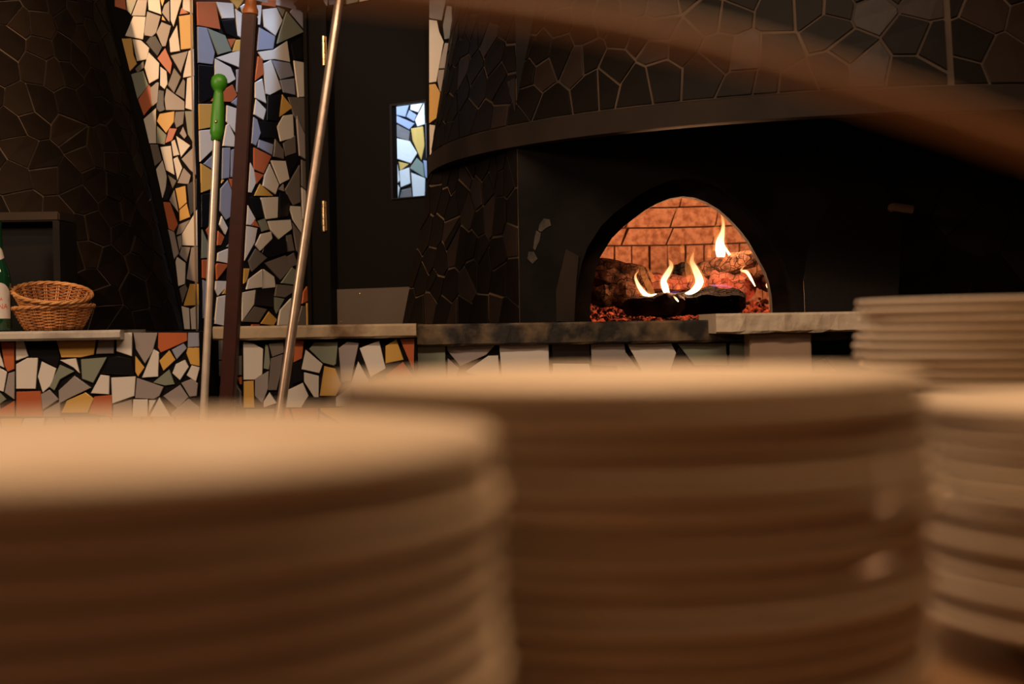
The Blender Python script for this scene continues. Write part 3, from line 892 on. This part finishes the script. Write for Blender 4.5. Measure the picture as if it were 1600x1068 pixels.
# ================================================================== FIRE
def crack(m, scale, width, dark):
    nt = m.node_tree; b = nt.nodes['Principled BSDF']; tc = [n for n in nt.nodes if n.type == 'TEX_COORD'][0]
    nz = nt.nodes.new('ShaderNodeTexNoise'); nz.inputs['Scale'].default_value = 18
    ad = nt.nodes.new('ShaderNodeMixRGB'); ad.blend_type = 'ADD'; ad.inputs[0].default_value = 0.03
    nt.links.new(tc.outputs['Object'], nz.inputs['Vector']); nt.links.new(tc.outputs['Object'], ad.inputs[1]); nt.links.new(nz.outputs['Color'], ad.inputs[2])
    v = nt.nodes.new('ShaderNodeTexVoronoi'); v.feature = 'DISTANCE_TO_EDGE'; v.inputs['Scale'].default_value = scale
    nt.links.new(ad.outputs[0], v.inputs['Vector'])
    r = nt.nodes.new('ShaderNodeValToRGB'); r.color_ramp.elements[1].position = width; r.color_ramp.elements[0].color = (dark, dark, dark, 1)
    nt.links.new(v.outputs['Distance'], r.inputs['Fac'])
    mu = nt.nodes.new('ShaderNodeMixRGB'); mu.blend_type = 'MULTIPLY'; mu.inputs[0].default_value = 1
    src = b.inputs['Base Color'].links[0].from_socket if b.inputs['Base Color'].links else None
    if src: nt.links.new(src, mu.inputs[1])
    else: mu.inputs[1].default_value = b.inputs['Base Color'].default_value
    nt.links.new(r.outputs[0], mu.inputs[2]); nt.links.new(mu.outputs[0], b.inputs['Base Color'])
    bp = nt.nodes.new('ShaderNodeBump'); bp.inputs['Strength'].default_value = 1; bp.inputs['Distance'].default_value = 0.012
    old = b.inputs['Normal'].links[0].from_socket if b.inputs['Normal'].links else None
    if old: nt.links.new(old, bp.inputs['Normal'])
    nt.links.new(r.outputs[0], bp.inputs['Height']); nt.links.new(bp.outputs[0], b.inputs['Normal'])
    return m
bark = mat('burnt_bark', (0.075, 0.036, 0.022), 0.95, col2=(0.015, 0.009, 0.007), vscale=26, bump=1.0, bscale=45, lo=0.36, hi=0.6, spec=0.05)
char = mat('charcoal', (0.006, 0.005, 0.005), 0.95, spec=0.03, bump=1.0, bscale=45)
crack(bark, 32, 0.035, 0.35); crack(char, 40, 0.08, 0.4)
bark_grey = mat('ashy_bark', (0.05, 0.034, 0.025), 0.95, col2=(0.02, 0.014, 0.012), vscale=22, bump=0.8, bscale=40, spec=0.05)
def glow_mat(name, base, e1, s, scale, lo=0.45, hi=0.7):
    m = mat(name, base, 0.95, bump=1.0, bscale=40, spec=0.05); nt = m.node_tree; b = nt.nodes['Principled BSDF']
    tc = [n for n in nt.nodes if n.type == 'TEX_COORD'][0]
    nz = nt.nodes.new('ShaderNodeTexNoise'); nz.inputs['Scale'].default_value = scale; nz.inputs['Detail'].default_value = 5
    r = nt.nodes.new('ShaderNodeValToRGB'); r.color_ramp.elements[0].position = lo; r.color_ramp.elements[1].position = hi
    r.color_ramp.elements[0].color = (0, 0, 0, 1); r.color_ramp.elements[1].color = (*e1, 1)
    nt.links.new(tc.outputs['Object'], nz.inputs['Vector']); nt.links.new(nz.outputs['Fac'], r.inputs['Fac'])
    nt.links.new(r.outputs['Color'], b.inputs['Emission Color']); b.inputs['Emission Strength'].default_value = s
    return m
ember_m = glow_mat('glowing_ember', (0.05, 0.015, 0.01), (1.0, 0.11, 0.03), 0.9, 22, 0.52, 0.74)
ember_log = glow_mat('glowing_log', (0.06, 0.024, 0.018), (1.0, 0.09, 0.03), 0.5, 22, 0.46, 0.68)
crack(ember_log, 36, 0.035, 0.3)
def log(name, pa, Ya, pb, Yb, ra, rb, material, label, seed, ends=None):
    rnd = random.Random(seed); A = at(*pa, Ya); B = at(*pb, Yb); n = 14; bm = bmesh.new(); sides = 14
    t = (B - A).normalized(); ref = Vector((0, 0, 1)); u = t.cross(ref).normalized(); v = u.cross(t)
    ph = [rnd.uniform(0.82, 1.16) for _ in range(sides)]; rings = []; w1 = rnd.uniform(0, 6)
    for i in range(n + 1):
        s = i / n; c = A.lerp(B, s) + (u * rnd.uniform(-1, 1) + v * rnd.uniform(-1, 1)) * ra * 0.05; r = (ra + (rb - ra) * s) * (1 + 0.13 * math.sin(7 * s + w1) + 0.06 * math.sin(17 * s + w1))
        e = 0.5 if i in (0, n) else (0.86 if i in (1, n - 1) else 1)
        rings.append([bm.verts.new(c + (u * math.cos(2 * math.pi * k / sides) + v * math.sin(2 * math.pi * k / sides)) * r * e * ph[k] * rnd.uniform(0.93, 1.07)) for k in range(sides)])
    for a, b in zip(rings, rings[1:]):
        for k in range(sides): bm.faces.new((a[k], a[(k + 1) % sides], b[(k + 1) % sides], b[k]))
    bm.faces.new(rings[0][::-1]); bm.faces.new(rings[-1])
    o = obj(name, bm, material, smooth=True)
    return tag(o, label, 'log', 'burning logs in the oven')
log('firewood_log', (975, 480), 4.46, (1068, 474), 4.50, 0.032, 0.036, bark_grey, 'grey brown split log lying front left in the fire', 1)
log('firewood_log', (1035, 477), 4.60, (1165, 470), 4.54, 0.034, 0.048, char, 'charred black log lying across the front of the fire', 2)
log('firewood_log', (1062, 432), 4.90, (1186, 400), 4.66, 0.028, 0.032, bark, 'brown log slanting upward on the right of the fire', 3)
log('firewood_log', (1046, 424), 4.92, (1074, 421), 4.88, 0.026, 0.030, char, 'short charred log end behind the middle flames', 4)
log('firewood_log', (930, 412), 5.02, (1024, 446), 4.86, 0.034, 0.040, bark, 'dark bark log sloping down on the left of the fire', 5)
log('firewood_log', (920, 462), 4.74, (1008, 458), 4.74, 0.040, 0.040, bark, 'thick bark log lying low at the left of the mouth', 6)
log('firewood_log', (922, 430), 4.92, (985, 446), 4.82, 0.036, 0.036, bark, 'short bark log wedged in the left of the pile', 10)
log('firewood_log', (1010, 443), 4.88, (1110, 446), 4.80, 0.034, 0.040, ember_log, 'half burnt log with ember glow behind the flames', 7)
log('firewood_log', (1108, 445), 4.76, (1180, 448), 4.70, 0.042, 0.044, ember_log, 'glowing red cracked log under the slanting log', 8)
log('firewood_log', (1180, 434), 4.80, (1225, 446), 4.66, 0.030, 0.034, bark, 'brown log end at the right edge of the mouth', 9)
# ember bed: uncountable lumps
rnd = random.Random(4); bm = bmesh.new()
for i in range(1500):
    x = BC.x + rnd.uniform(-0.33, 0.36); y = rnd.uniform(4.36, 5.05); r = rnd.uniform(0.003, 0.011); z = zf + r * 0.6 + max(0, (y - 4.45)) * 0.14 * rnd.random()
    M = Matrix.Translation((x, y, z)) @ Matrix.Rotation(rnd.uniform(0, 6), 4, Vector((rnd.random(), rnd.random(), rnd.random())).normalized()) @ Matrix.Diagonal((r * rnd.uniform(0.8, 1.6), r, r * rnd.uniform(0.6, 1), 1))
    bmesh.ops.create_icosphere(bm, subdivisions=1, radius=1, matrix=M)
tag(obj('ember_bed', bm, ember_m), 'bed of glowing red embers and ash under the logs', 'embers', kind='stuff')
# flames: one fire, each tongue a part
def flame_mat(name, c0, c1, s0, s1, alpha):
    m = bpy.data.materials.new(name); m.use_nodes = True; nt = m.node_tree; nt.nodes.clear()
    o = nt.nodes.new('ShaderNodeOutputMaterial'); mx = nt.nodes.new('ShaderNodeMixShader'); tr = nt.nodes.new('ShaderNodeBsdfTransparent'); em = nt.nodes.new('ShaderNodeEmission')
    at_ = nt.nodes.new('ShaderNodeAttribute'); at_.attribute_name = 'along'
    rc = nt.nodes.new('ShaderNodeValToRGB'); rc.color_ramp.elements[0].color = (*c0, 1); rc.color_ramp.elements[1].color = (*c1, 1)
    rc.color_ramp.elements[0].position = 0.25; rc.color_ramp.elements[1].position = 0.95
    ms = nt.nodes.new('ShaderNodeMapRange'); ms.inputs['To Min'].default_value = s0; ms.inputs['To Max'].default_value = s1
    ma = nt.nodes.new('ShaderNodeMapRange'); ma.inputs['To Min'].default_value = alpha[0]; ma.inputs['To Max'].default_value = alpha[1]
    for nd in (rc, ms, ma): nt.links.new(at_.outputs['Fac'], nd.inputs[0])
    nt.links.new(rc.outputs[0], em.inputs[0]); nt.links.new(ms.outputs[0], em.inputs[1])
    nt.links.new(ma.outputs[0], mx.inputs[0]); nt.links.new(tr.outputs[0], mx.inputs[1]); nt.links.new(em.outputs[0], mx.inputs[2]); nt.links.new(mx.outputs[0], o.inputs[0])
    return m
fl_hot = flame_mat('flame_hot', (1.0, 0.72, 0.38), (1.0, 0.34, 0.08), 5.0, 1.2, (0.9, 0.25))
def wisp_mat(name, c, s0, s1):
    m = flame_mat(name, c, c, s0, s1, (1, 1)); nt = m.node_tree
    em = [n for n in nt.nodes if n.type == 'EMISSION'][0]; tr = [n for n in nt.nodes if n.type == 'BSDF_TRANSPARENT'][0]; o = [n for n in nt.nodes if n.type == 'OUTPUT_MATERIAL'][0]
    ad = nt.nodes.new('ShaderNodeAddShader'); nt.links.new(em.outputs[0], ad.inputs[0]); nt.links.new(tr.outputs[0], ad.inputs[1]); nt.links.new(ad.outputs[0], o.inputs[0])
    return m
fl_soft = wisp_mat('flame_soft', (1.0, 0.30, 0.06), 0.20, 0.03)
fl_halo = wisp_mat('flame_halo', (1.0, 0.34, 0.08), 0.20, 0.05)
fl_blue = wisp_mat('flame_blue', (0.35, 0.25, 0.9), 0.16, 0.03)
fire = empty('fire', (BC.x, 4.65, zf)); tag(fire, 'bright wood fire of several flame tongues inside the oven', 'fire')
def flame(path, widths, Y, material, flat=0.55):
    P = smooth_pts([at(x, y, Y) for x, y in path], 5); n = len(P)
    Wd = []
    for i in range(n):
        s = i / (n - 1) * (len(widths) - 1); k = min(int(s), len(widths) - 2); Wd.append((widths[k] + (widths[k + 1] - widths[k]) * (s - k)) * Y / FPX / 2)
    bm = bmesh.new(); tube(bm, P, [max(x, 0.0003) for x in Wd], 10, True, flat)
    o = obj('flame', bm, material, smooth='all'); me = o.data
    a = me.attributes.new('along', 'FLOAT', 'POINT')
    for i in range(len(me.vertices)): a.data[i].value = min(1, (i // 10) / (n - 1))
    place(o, fire)
    if material is fl_hot and len(path) > 3: flame(path[1:-1] + [(path[-1][0] + 2, path[-1][1] - 7)], [max(3, w * 1.5) for w in widths[1:-1]] + [1], Y + 0.015, fl_halo, flat)
flame([(1026, 460), (1014, 463), (1003, 454), (995, 440), (993, 430), (998, 423)], [6, 14, 13, 8, 5, 1], 4.56, fl_hot)
flame([(1020, 461), (1014, 447), (1007, 432), (1004, 419), (1009, 414)], [9, 10, 9, 7, 1], 4.58, fl_soft)
flame([(1022, 440), (1016, 426), (1010, 417)], [7, 6, 1], 4.60, fl_soft)
flame([(1043, 461), (1039, 448), (1037, 438), (1045, 424), (1049, 414), (1045, 405)], [8, 11, 9, 8, 6, 1], 4.58, fl_hot)
flame([(1070, 460), (1084, 454), (1093, 440), (1087, 422), (1081, 408), (1084, 393)], [7, 18, 23, 18, 11, 1], 4.58, fl_hot)
flame([(1078, 440), (1076, 420), (1076, 404), (1080, 395)], [8, 12, 9, 1], 4.60, fl_soft)
flame([(1126, 401), (1126, 390), (1125, 378), (1129, 362), (1130, 348), (1126, 333)], [12, 17, 13, 6, 4, 1], 4.70, fl_hot)
flame([(1140, 398), (1134, 388), (1128, 375)], [7, 6, 1], 4.70, fl_hot)
flame([(1124, 378), (1119, 360), (1123, 348)], [12, 11, 1], 4.74, fl_soft)
flame([(1108, 402), (1109, 390), (1107, 380)], [6, 5, 1], 4.76, fl_soft)
flame([(1067, 395), (1066, 385), (1068, 374)], [7, 6, 1], 4.9, fl_soft)
flame([(1180, 447), (1175, 438), (1167, 425), (1158, 422), (1164, 415)], [2, 6, 9, 5, 1], 4.60, fl_hot)
flame([(1201, 450), (1199, 445), (1200, 439)], [3, 5, 1], 4.58, fl_hot)
flame([(1060, 471), (1056, 466), (1052, 462)], [3, 6, 2], 4.44, fl_hot)
flame([(1060, 452), (1060, 446), (1059, 440)], [6, 4, 1], 4.62, fl_soft)
flame([(1032, 460), (1046, 458), (1062, 455)], [5, 8, 3], 4.56, fl_blue)
flame([(1112, 446), (1132, 446), (1150, 452)], [4, 7, 3], 4.58, fl_blue)
point('fire_light', (BC.x + 0.01, 4.60, zf + 0.16), 12.0, FIRE, 0.05)
point('fire_light_right', (BC.x + 0.14, 4.68, zf + 0.27), 15.0, FIRE, 0.05)
point('ember_light', (BC.x + 0.25, 4.55, zf + 0.07), 0.7, (1.0, 0.2, 0.05), 0.04)

# ================================================================== BASKETS
wick = mat('wicker', (0.64, 0.28, 0.09), 0.45, col2=(0.36, 0.13, 0.04), vscale=25, bump=0.15, bscale=90)
wick2 = mat('wicker_pale', (0.68, 0.34, 0.12), 0.45, col2=(0.40, 0.16, 0.05), vscale=25, bump=0.15, bscale=90)
def basket(loc, rb, rt, h, label, tilt=(0, 0), seed=1):
    b = empty('bread_basket', loc); b.rotation_euler = (tilt[0], tilt[1], 0); tag(b, label, 'basket', 'wicker baskets on the marble ledge')
    ns = 18; rows_ = 13
    bm = bmesh.new()
    for r in range(rows_):
        z = 0.006 + (h - 0.012) * (r + 0.5) / rows_; rr = rb + (rt - rb) * (z / h) ** 0.8; pts = []
        nseg = ns * 4
        for k in range(nseg):
            t = 2 * math.pi * k / nseg; q = rr + 0.0028 * math.cos(ns / 2 * t * 2 / 2 + math.pi * r)
            pts.append(Vector((q * math.cos(t), q * math.sin(t), z)))
        pts.append(pts[0].copy())
        tube(bm, pts, 0.0016, 5, False)
    obj('weave', bm, wick, b, smooth='all')
    for k in range(ns):
        t = 2 * math.pi * (k) / ns; bm = bmesh.new()
        for dt in (-0.0028, 0.0028):
            pts = []
            for i in range(7):
                z = h * i / 6; rr = rb + (rt - rb) * (max(z, 0.001) / h) ** 0.8; pts.append((rr * math.cos(t + dt / rr), rr * math.sin(t + dt / rr), z))
            tube(bm, pts, 0.0022, 5)
        obj('stake', bm, wick2, b, smooth='all')
    bm = bmesh.new()
    for j in range(3):
        pts = [Vector(((rt + 0.0035 * math.cos(9 * t + j * 2.1)) * math.cos(t), (rt + 0.0035 * math.cos(9 * t + j * 2.1)) * math.sin(t), h + 0.003 * math.sin(9 * t + j * 2.1))) for t in [2 * math.pi * k / 108 for k in range(109)]]
        tube(bm, pts, 0.0034, 6, False)
    obj('rim', bm, wick2, b, smooth='all')
    bm = bmesh.new(); lathe(bm, [(0, 0.001), (rb, 0.001), (rb, 0.006), (0, 0.006)], 40); obj('base', bm, wick, b)
    return b
YBK = 3.905
bcx = at(83, 515, YBK).x; px2m = YBK / FPX
basket((bcx + 0.004, YBK, zt1 + 0.0015), 0.070, 0.106, 36 * px2m, 'lower wicker bread basket resting on the marble ledge', (0, R(-2)), 1)
basket((bcx - 0.004, YBK + 0.002, zt1 + 0.042), 0.064, 0.103, 37 * px2m, 'upper wicker bread basket nested in another and tipped forward', (R(15), R(8)), 2)

# ================================================================== BOTTLE
YBT = 3.86; bc = at(-2, 516, YBT); s = YBT / FPX
bt = empty('water_bottle', (bc.x, YBT, zt1 + 0.0005)); tag(bt, 'green glass water bottle with white paper label at the left edge', 'bottle')
bz = lambda py: (516 - py) * s
bm = bmesh.new(); rbod = 0.0345
lathe(bm, [(0, 0.004), (0.026, 0.001), (0.032, 0.003), (rbod, 0.012), (rbod, bz(436)), (rbod * 0.93, bz(425)), (0.024, bz(412)), (0.0165, bz(400)), (0.0145, bz(380)), (0.013, bz(352)), (0.0145, bz(350)), (0.0145, bz(344)), (0.0, bz(344))], 48)
obj('glass_body', bm, mat('green_glass', (0.006, 0.045, 0.018), 0.06, spec=0.6, coat=0.4), bt, smooth=True)
paper = mat('label_paper', (0.62, 0.58, 0.53), 0.6, var=0.06); red = mat('label_red', (0.62, 0.06, 0.03), 0.6)
def wrap_patch(rad, fn, th0, th1, nx=24, ny=6):
    bm = bmesh.new(); g = []
    for i in range(nx + 1):
        t = th0 + (th1 - th0) * i / nx; zlo, zhi, rl, rh = fn((i / nx) * 2 - 1)
        g.append([bm.verts.new(((rl + (rh - rl) * j / ny) * math.cos(t), (rl + (rh - rl) * j / ny) * math.sin(t), zlo + (zhi - zlo) * j / ny)) for j in range(ny + 1)])
    for a, b in zip(g, g[1:]):
        for j in range(ny): bm.faces.new((a[j], b[j], b[j + 1], a[j + 1]))
    return bm
TH = -math.pi / 2 + 0.18
lab = obj('front_label', wrap_patch(0, lambda q: (bz(496), bz(440) - (q * q) ** 1.5 * 17 * s, rbod + 0.0004, rbod + 0.0004), TH - 1.25, TH + 1.25), paper, bt, smooth='all')
obj('neck_label', wrap_patch(0, lambda q: (bz(405) + (q * q) * 4 * s, bz(383) - (q * q) * 8 * s, 0.0195, 0.0155), TH - 1.3, TH + 1.3), paper, bt, smooth='all')
def wrap_text(txt, th_start, z, size, rad, parent, name='lettering', sx=1.0):
    cu = bpy.data.curves.new('t', 'FONT'); cu.body = txt; cu.size = size; cu.resolution_u = 3
    to = bpy.data.objects.new('t', cu); COL.objects.link(to)
    dg = bpy.context.evaluated_depsgraph_get(); me = bpy.data.meshes.new_from_object(to.evaluated_get(dg)); bpy.data.objects.remove(to)
    for v in me.vertices:
        t = th_start + v.co.x * sx / rad; v.co = Vector((rad * math.cos(t), rad * math.sin(t), z + v.co.y))
    me.materials.clear(); me.materials.append(red); o = bpy.data.objects.new(name, me); return link(o, parent)
wrap_text('UA', TH + 0.02, bz(468.5), 0.0125, rbod + 0.0007, lab)
wrap_text('INA', TH - 0.02, bz(481), 0.0205, rbod + 0.0007, lab, sx=0.95)
bm = bmesh.new(); c = []
for k in range(10):
    rr = (0.004 if k % 2 == 0 else 0.0017); a = math.pi / 2 + k * math.pi / 5; c.append((rr * math.cos(a), rr * math.sin(a)))
bm.faces.new([bm.verts.new(((rbod + 0.0007) * math.cos(TH + 0.06 + x / rbod), (rbod + 0.0007) * math.sin(TH + 0.06 + x / rbod), bz(453) + y)) for x, y in c]); obj('star', bm, red, lab)

# ================================================================== LEANING TOOLS
def to_floor(A, B):
    t = (A.z - 0.004) / (A.z - B.z); return A + (B - A) * t
def frame(A, B):
    z = (B - A).normalized(); x = Vector((0, -1, 0)); x = (x - z * x.dot(z)).normalized(); y = z.cross(x)
    M = Matrix.Identity(4)
    for i in range(3): M[i][0] = x[i]; M[i][1] = y[i]; M[i][2] = z[i]; M[i][3] = A[i]
    return M
def pole_of(top, low, Ylow, Ytop):
    T = at(*top, Ytop); L = at(*low, Ylow); F = to_floor(T, L); return T, F
# steel pole with green grip
T, Fp = pole_of((343, 118), (318.5, 640), 3.66, 3.735)
L = (T - Fp).length; M = frame(Fp, T); s = 3.7 / FPX; px = lambda v: v * s
t1_ = empty('long_handled_tool', Fp); t1_.matrix_world = M; tag(t1_, 'steel pole with green plastic ball grip leaning by the low wall', 'tool')
bm = bmesh.new(); tube(bm, [(0, 0, 0.0), (0, 0, L - px(100))], [px(5.9), px(5.7)], 20); obj('pole', bm, steel, t1_, smooth=True)
green = mat('green_plastic', (0.05, 0.26, 0.012), 0.42, bump=0.02, bscale=120)
Lz_ = L - px(104)
prof = [(px(6.2), 0), (px(8.5), 0.001), (px(8.8), px(8)), (px(10.3), px(11)), (px(10.6), px(16)), (px(10.4), px(30)), (px(9.6), px(55)), (px(7.4), px(74)), (px(7.0), px(79)), (px(9.5), px(82)), (px(12.0), px(87)), (px(13.0), px(93)), (px(12.0), px(99)), (px(8.5), px(104)), (px(4), px(106)), (0, px(106.5))]
bm = bmesh.new(); lathe(bm, [(r, z + Lz_) for r, z in prof], 36); gp = obj('grip', bm, green, t1_, smooth='all')
bm = bmesh.new(); bmesh.ops.create_icosphere(bm, subdivisions=2, radius=px(2.6), matrix=Matrix.Translation((px(10.2), px(0), Lz_ + px(28)))); obj('rivet', bm, brass, gp, smooth='all')
# brown square pole with orange end
T, Fp = pole_of((394, -30), (357, 605), 3.68, 3.77)
L = (T - Fp).length; M = frame(Fp, T)
t2_ = empty('long_handled_tool', Fp); t2_.matrix_world = M; tag(t2_, 'dark red brown square pole with orange wooden end leaning by the ledge', 'tool')
bm = bmesh.new(); w2 = px(11.2); bx(bm, -w2, w2, -w2, w2, 0.01, L - px(56), 0.003); obj('pole', bm, mat('brown_paint', (0.038, 0.009, 0.006), 0.45, col2=(0.028, 0.007, 0.005), vscale=30, spec=0.22), t2_)
wood = mat('orange_wood', (0.50, 0.16, 0.04), 0.35, col2=(0.38, 0.11, 0.025), vscale=20)
bm = bmesh.new(); lathe(bm, [(px(8), L - px(56)), (px(12.5), L - px(55)), (px(12.5), L - px(48)), (px(10), L - px(42)), (px(8.5), L - px(34)), (px(9), L - px(20)), (px(12), L - px(8)), (px(10), L), (0, L + px(3))], 32); obj('wooden_end', bm, wood, t2_, smooth=True)
# bare steel pole
T, Fp = pole_of((533, -20), (440, 630), 3.62, 3.80)
L = (T - Fp).length; M = frame(Fp, T)
t3_ = empty('long_handled_tool', Fp); t3_.matrix_world = M; tag(t3_, 'bare steel pole slanting in front of the black door', 'tool')
bm = bmesh.new(); tube(bm, [(0, 0, 0.0), (0, 0, L), (0, 0, L + 0.12)], [px(7.8), px(7.3), px(7.3)], 20); obj('pole', bm, mat('dull_steel', (0.50, 0.39, 0.31), 0.34, 0.75, var=0.2, vscale=30), t3_, smooth=True)

# ================================================================== FOREGROUND
ZC = Z - 0.205
ct = empty('serving_counter', (0.1, 1.0, 0)); tag(ct, 'brown wooden serving counter under the plate stacks', 'counter')
bm = bmesh.new(); bx(bm, -1.3, 1.5, 0.16, 1.95, ZC - 0.04, ZC, 0.004); place(obj('counter_top', bm, wood_counter), ct)
bm = bmesh.new(); bx(bm, -1.25, 1.45, 0.24, 1.88, 0.0, ZC - 0.04); place(obj('counter_body', bm, plaster), ct)

def plate_mesh(Rr, pitch, rise):
    bm = bmesh.new(); w_ = 0.62 * Rr; t = 0.0052
    sl = math.atan2(rise * 0.55 - t, Rr - w_ - 0.03)
    rim = []
    for k in range(9):      # rounded lip
        a = -math.pi / 2 + sl * 0.5 + (math.pi - sl * 0.5) * k / 8
        rim.append((Rr - t / 2 + math.cos(a) * t / 2, rise - t / 2 + math.sin(a) * t / 2))
    prof = [(0, 0.0035), (w_ - 0.012, 0.0035), (w_ - 0.008, 0.0), (w_ - 0.003, 0.0), (w_ + 0.002, 0.004), (w_ + 0.02, rise * 0.45), (Rr - 0.008, rise - t - 0.0012)] + rim + [(Rr - 0.010, rise - 0.0016), (w_ + 0.018, rise * 0.45 + t), (w_ + 0.006, pitch + 0.002), (w_, pitch - 0.0008), (0, pitch - 0.001)]
    lathe(bm, prof, 96)
    bmesh.ops.recalc_face_normals(bm, faces=bm.faces[:])
    me = bpy.data.meshes.new('plate'); bm.to_mesh(me); bm.free(); me.materials.append(plate_m)
    for p in me.polygons: p.use_smooth = True
    me.set_sharp_from_angle(angle=R(28))
    return me
ORD = ['topmost', 'second', 'third', 'fourth', 'fifth', 'sixth', 'seventh', 'eighth', 'ninth', 'tenth', 'eleventh', 'twelfth', 'thirteenth', 'fourteenth', 'fifteenth', 'sixteenth', 'seventeenth', 'eighteenth', 'nineteenth', 'twentieth', 'twenty-first', 'twenty-second', 'twenty-third', 'twenty-fourth']
def stack(cx, cy, Rr, pitch, rise, ztop, which, seed, jit=0.003, outl={}):
    rnd = random.Random(seed); n = int(round((ztop - rise - ZC) / pitch)) + 1
    pitch = (ztop - rise - ZC - 0.0005) / (n - 1); me = plate_mesh(Rr, pitch, rise)
    for i in range(n):
        k = n - 1 - i   # counted from the top
        o = bpy.data.objects.new('dinner_plate', me); COL.objects.link(o)
        dx, dy = outl.get(k, (0, 0))
        o.location = (cx + rnd.uniform(-jit, jit) + dx, cy + rnd.uniform(-jit, jit) + dy, ZC + 0.0005 + i * pitch); o.rotation_euler = (0, 0, rnd.uniform(0, 6))
        tag(o, ('topmost white plate of the %s' % which) if k == 0 else ('white plate, %s from the top of the %s' % (ORD[k], which)), 'plate', 'plates in the ' + which)
stack(-0.157, 0.485, 0.152, 0.0098, 0.034, Z - 0.0362, 'nearest stack at lower left', 1, jit=0.0016)
stack(0.058, 0.735, 0.150, 0.0095, 0.033, Z - 0.0265, 'middle stack below the oven mouth', 31, outl={5: (0.006, 0), 6: (0.009, 0), 7: (0.005, 0)})
stack(0.398, 0.86, 0.150, 0.0095, 0.032, Z - 0.051, 'front stack at the right edge', 3)
stack(0.548, 1.62, 0.150, 0.0098, 0.026, Z + 0.020, 'tall rear stack at the right edge', 4, jit=0.004, outl={6: (-0.006, 0), 5: (-0.004, 0)})

# blurred brown bar near the lens, built as a lamp; base and shade invented
YG = 0.40
pts = [(0.40, 0.40, ZC + 0.02), (0.395, 0.40, ZC + 0.10)] + [tuple(at(x, y, YG)) for x, y in ((2100, 395), (1900, 320), (1600, 222), (1450, 172), (1300, 125), (1100, 66), (900, 22), (700, -6), (500, -28), (300, -52))] + [(-0.13, 0.41, Z + 0.16), (-0.15, 0.42, Z + 0.35), (-0.12, 0.43, Z + 0.62), (-0.06, 0.52, Z + 0.82), (0.17, 0.66, Z + 0.85)]
gl_ = empty('guessed_lamp', (0.40, 0.40, ZC)); tag(gl_, 'thin brown bar curving blurred across the upper right foreground', 'lamp')
copper = mat('brown_arm', (0.40, 0.22, 0.11), 0.5, 0.0)
bm = bmesh.new(); tube(bm, smooth_pts(pts, 8), 0.0043, 14); place(obj('arm', bm, copper, smooth='all'), gl_)
bm = bmesh.new(); lathe(bm, [(0, 0), (0.06, 0), (0.06, 0.012), (0.05, 0.02), (0.01, 0.024), (0, 0.024)], 40, loc=(0.40, 0.40, ZC)); place(obj('base', bm, copper, smooth=True), gl_)
bm = bmesh.new(); lathe(bm, [(0.012, 0.06), (0.02, 0.055), (0.27, 0.0), (0.268, -0.001), (0.018, 0.05), (0.012, 0.052)], 40, loc=(0.17, 0.66, Z + 0.79)); place(obj('shade', bm, copper, smooth=True), gl_)
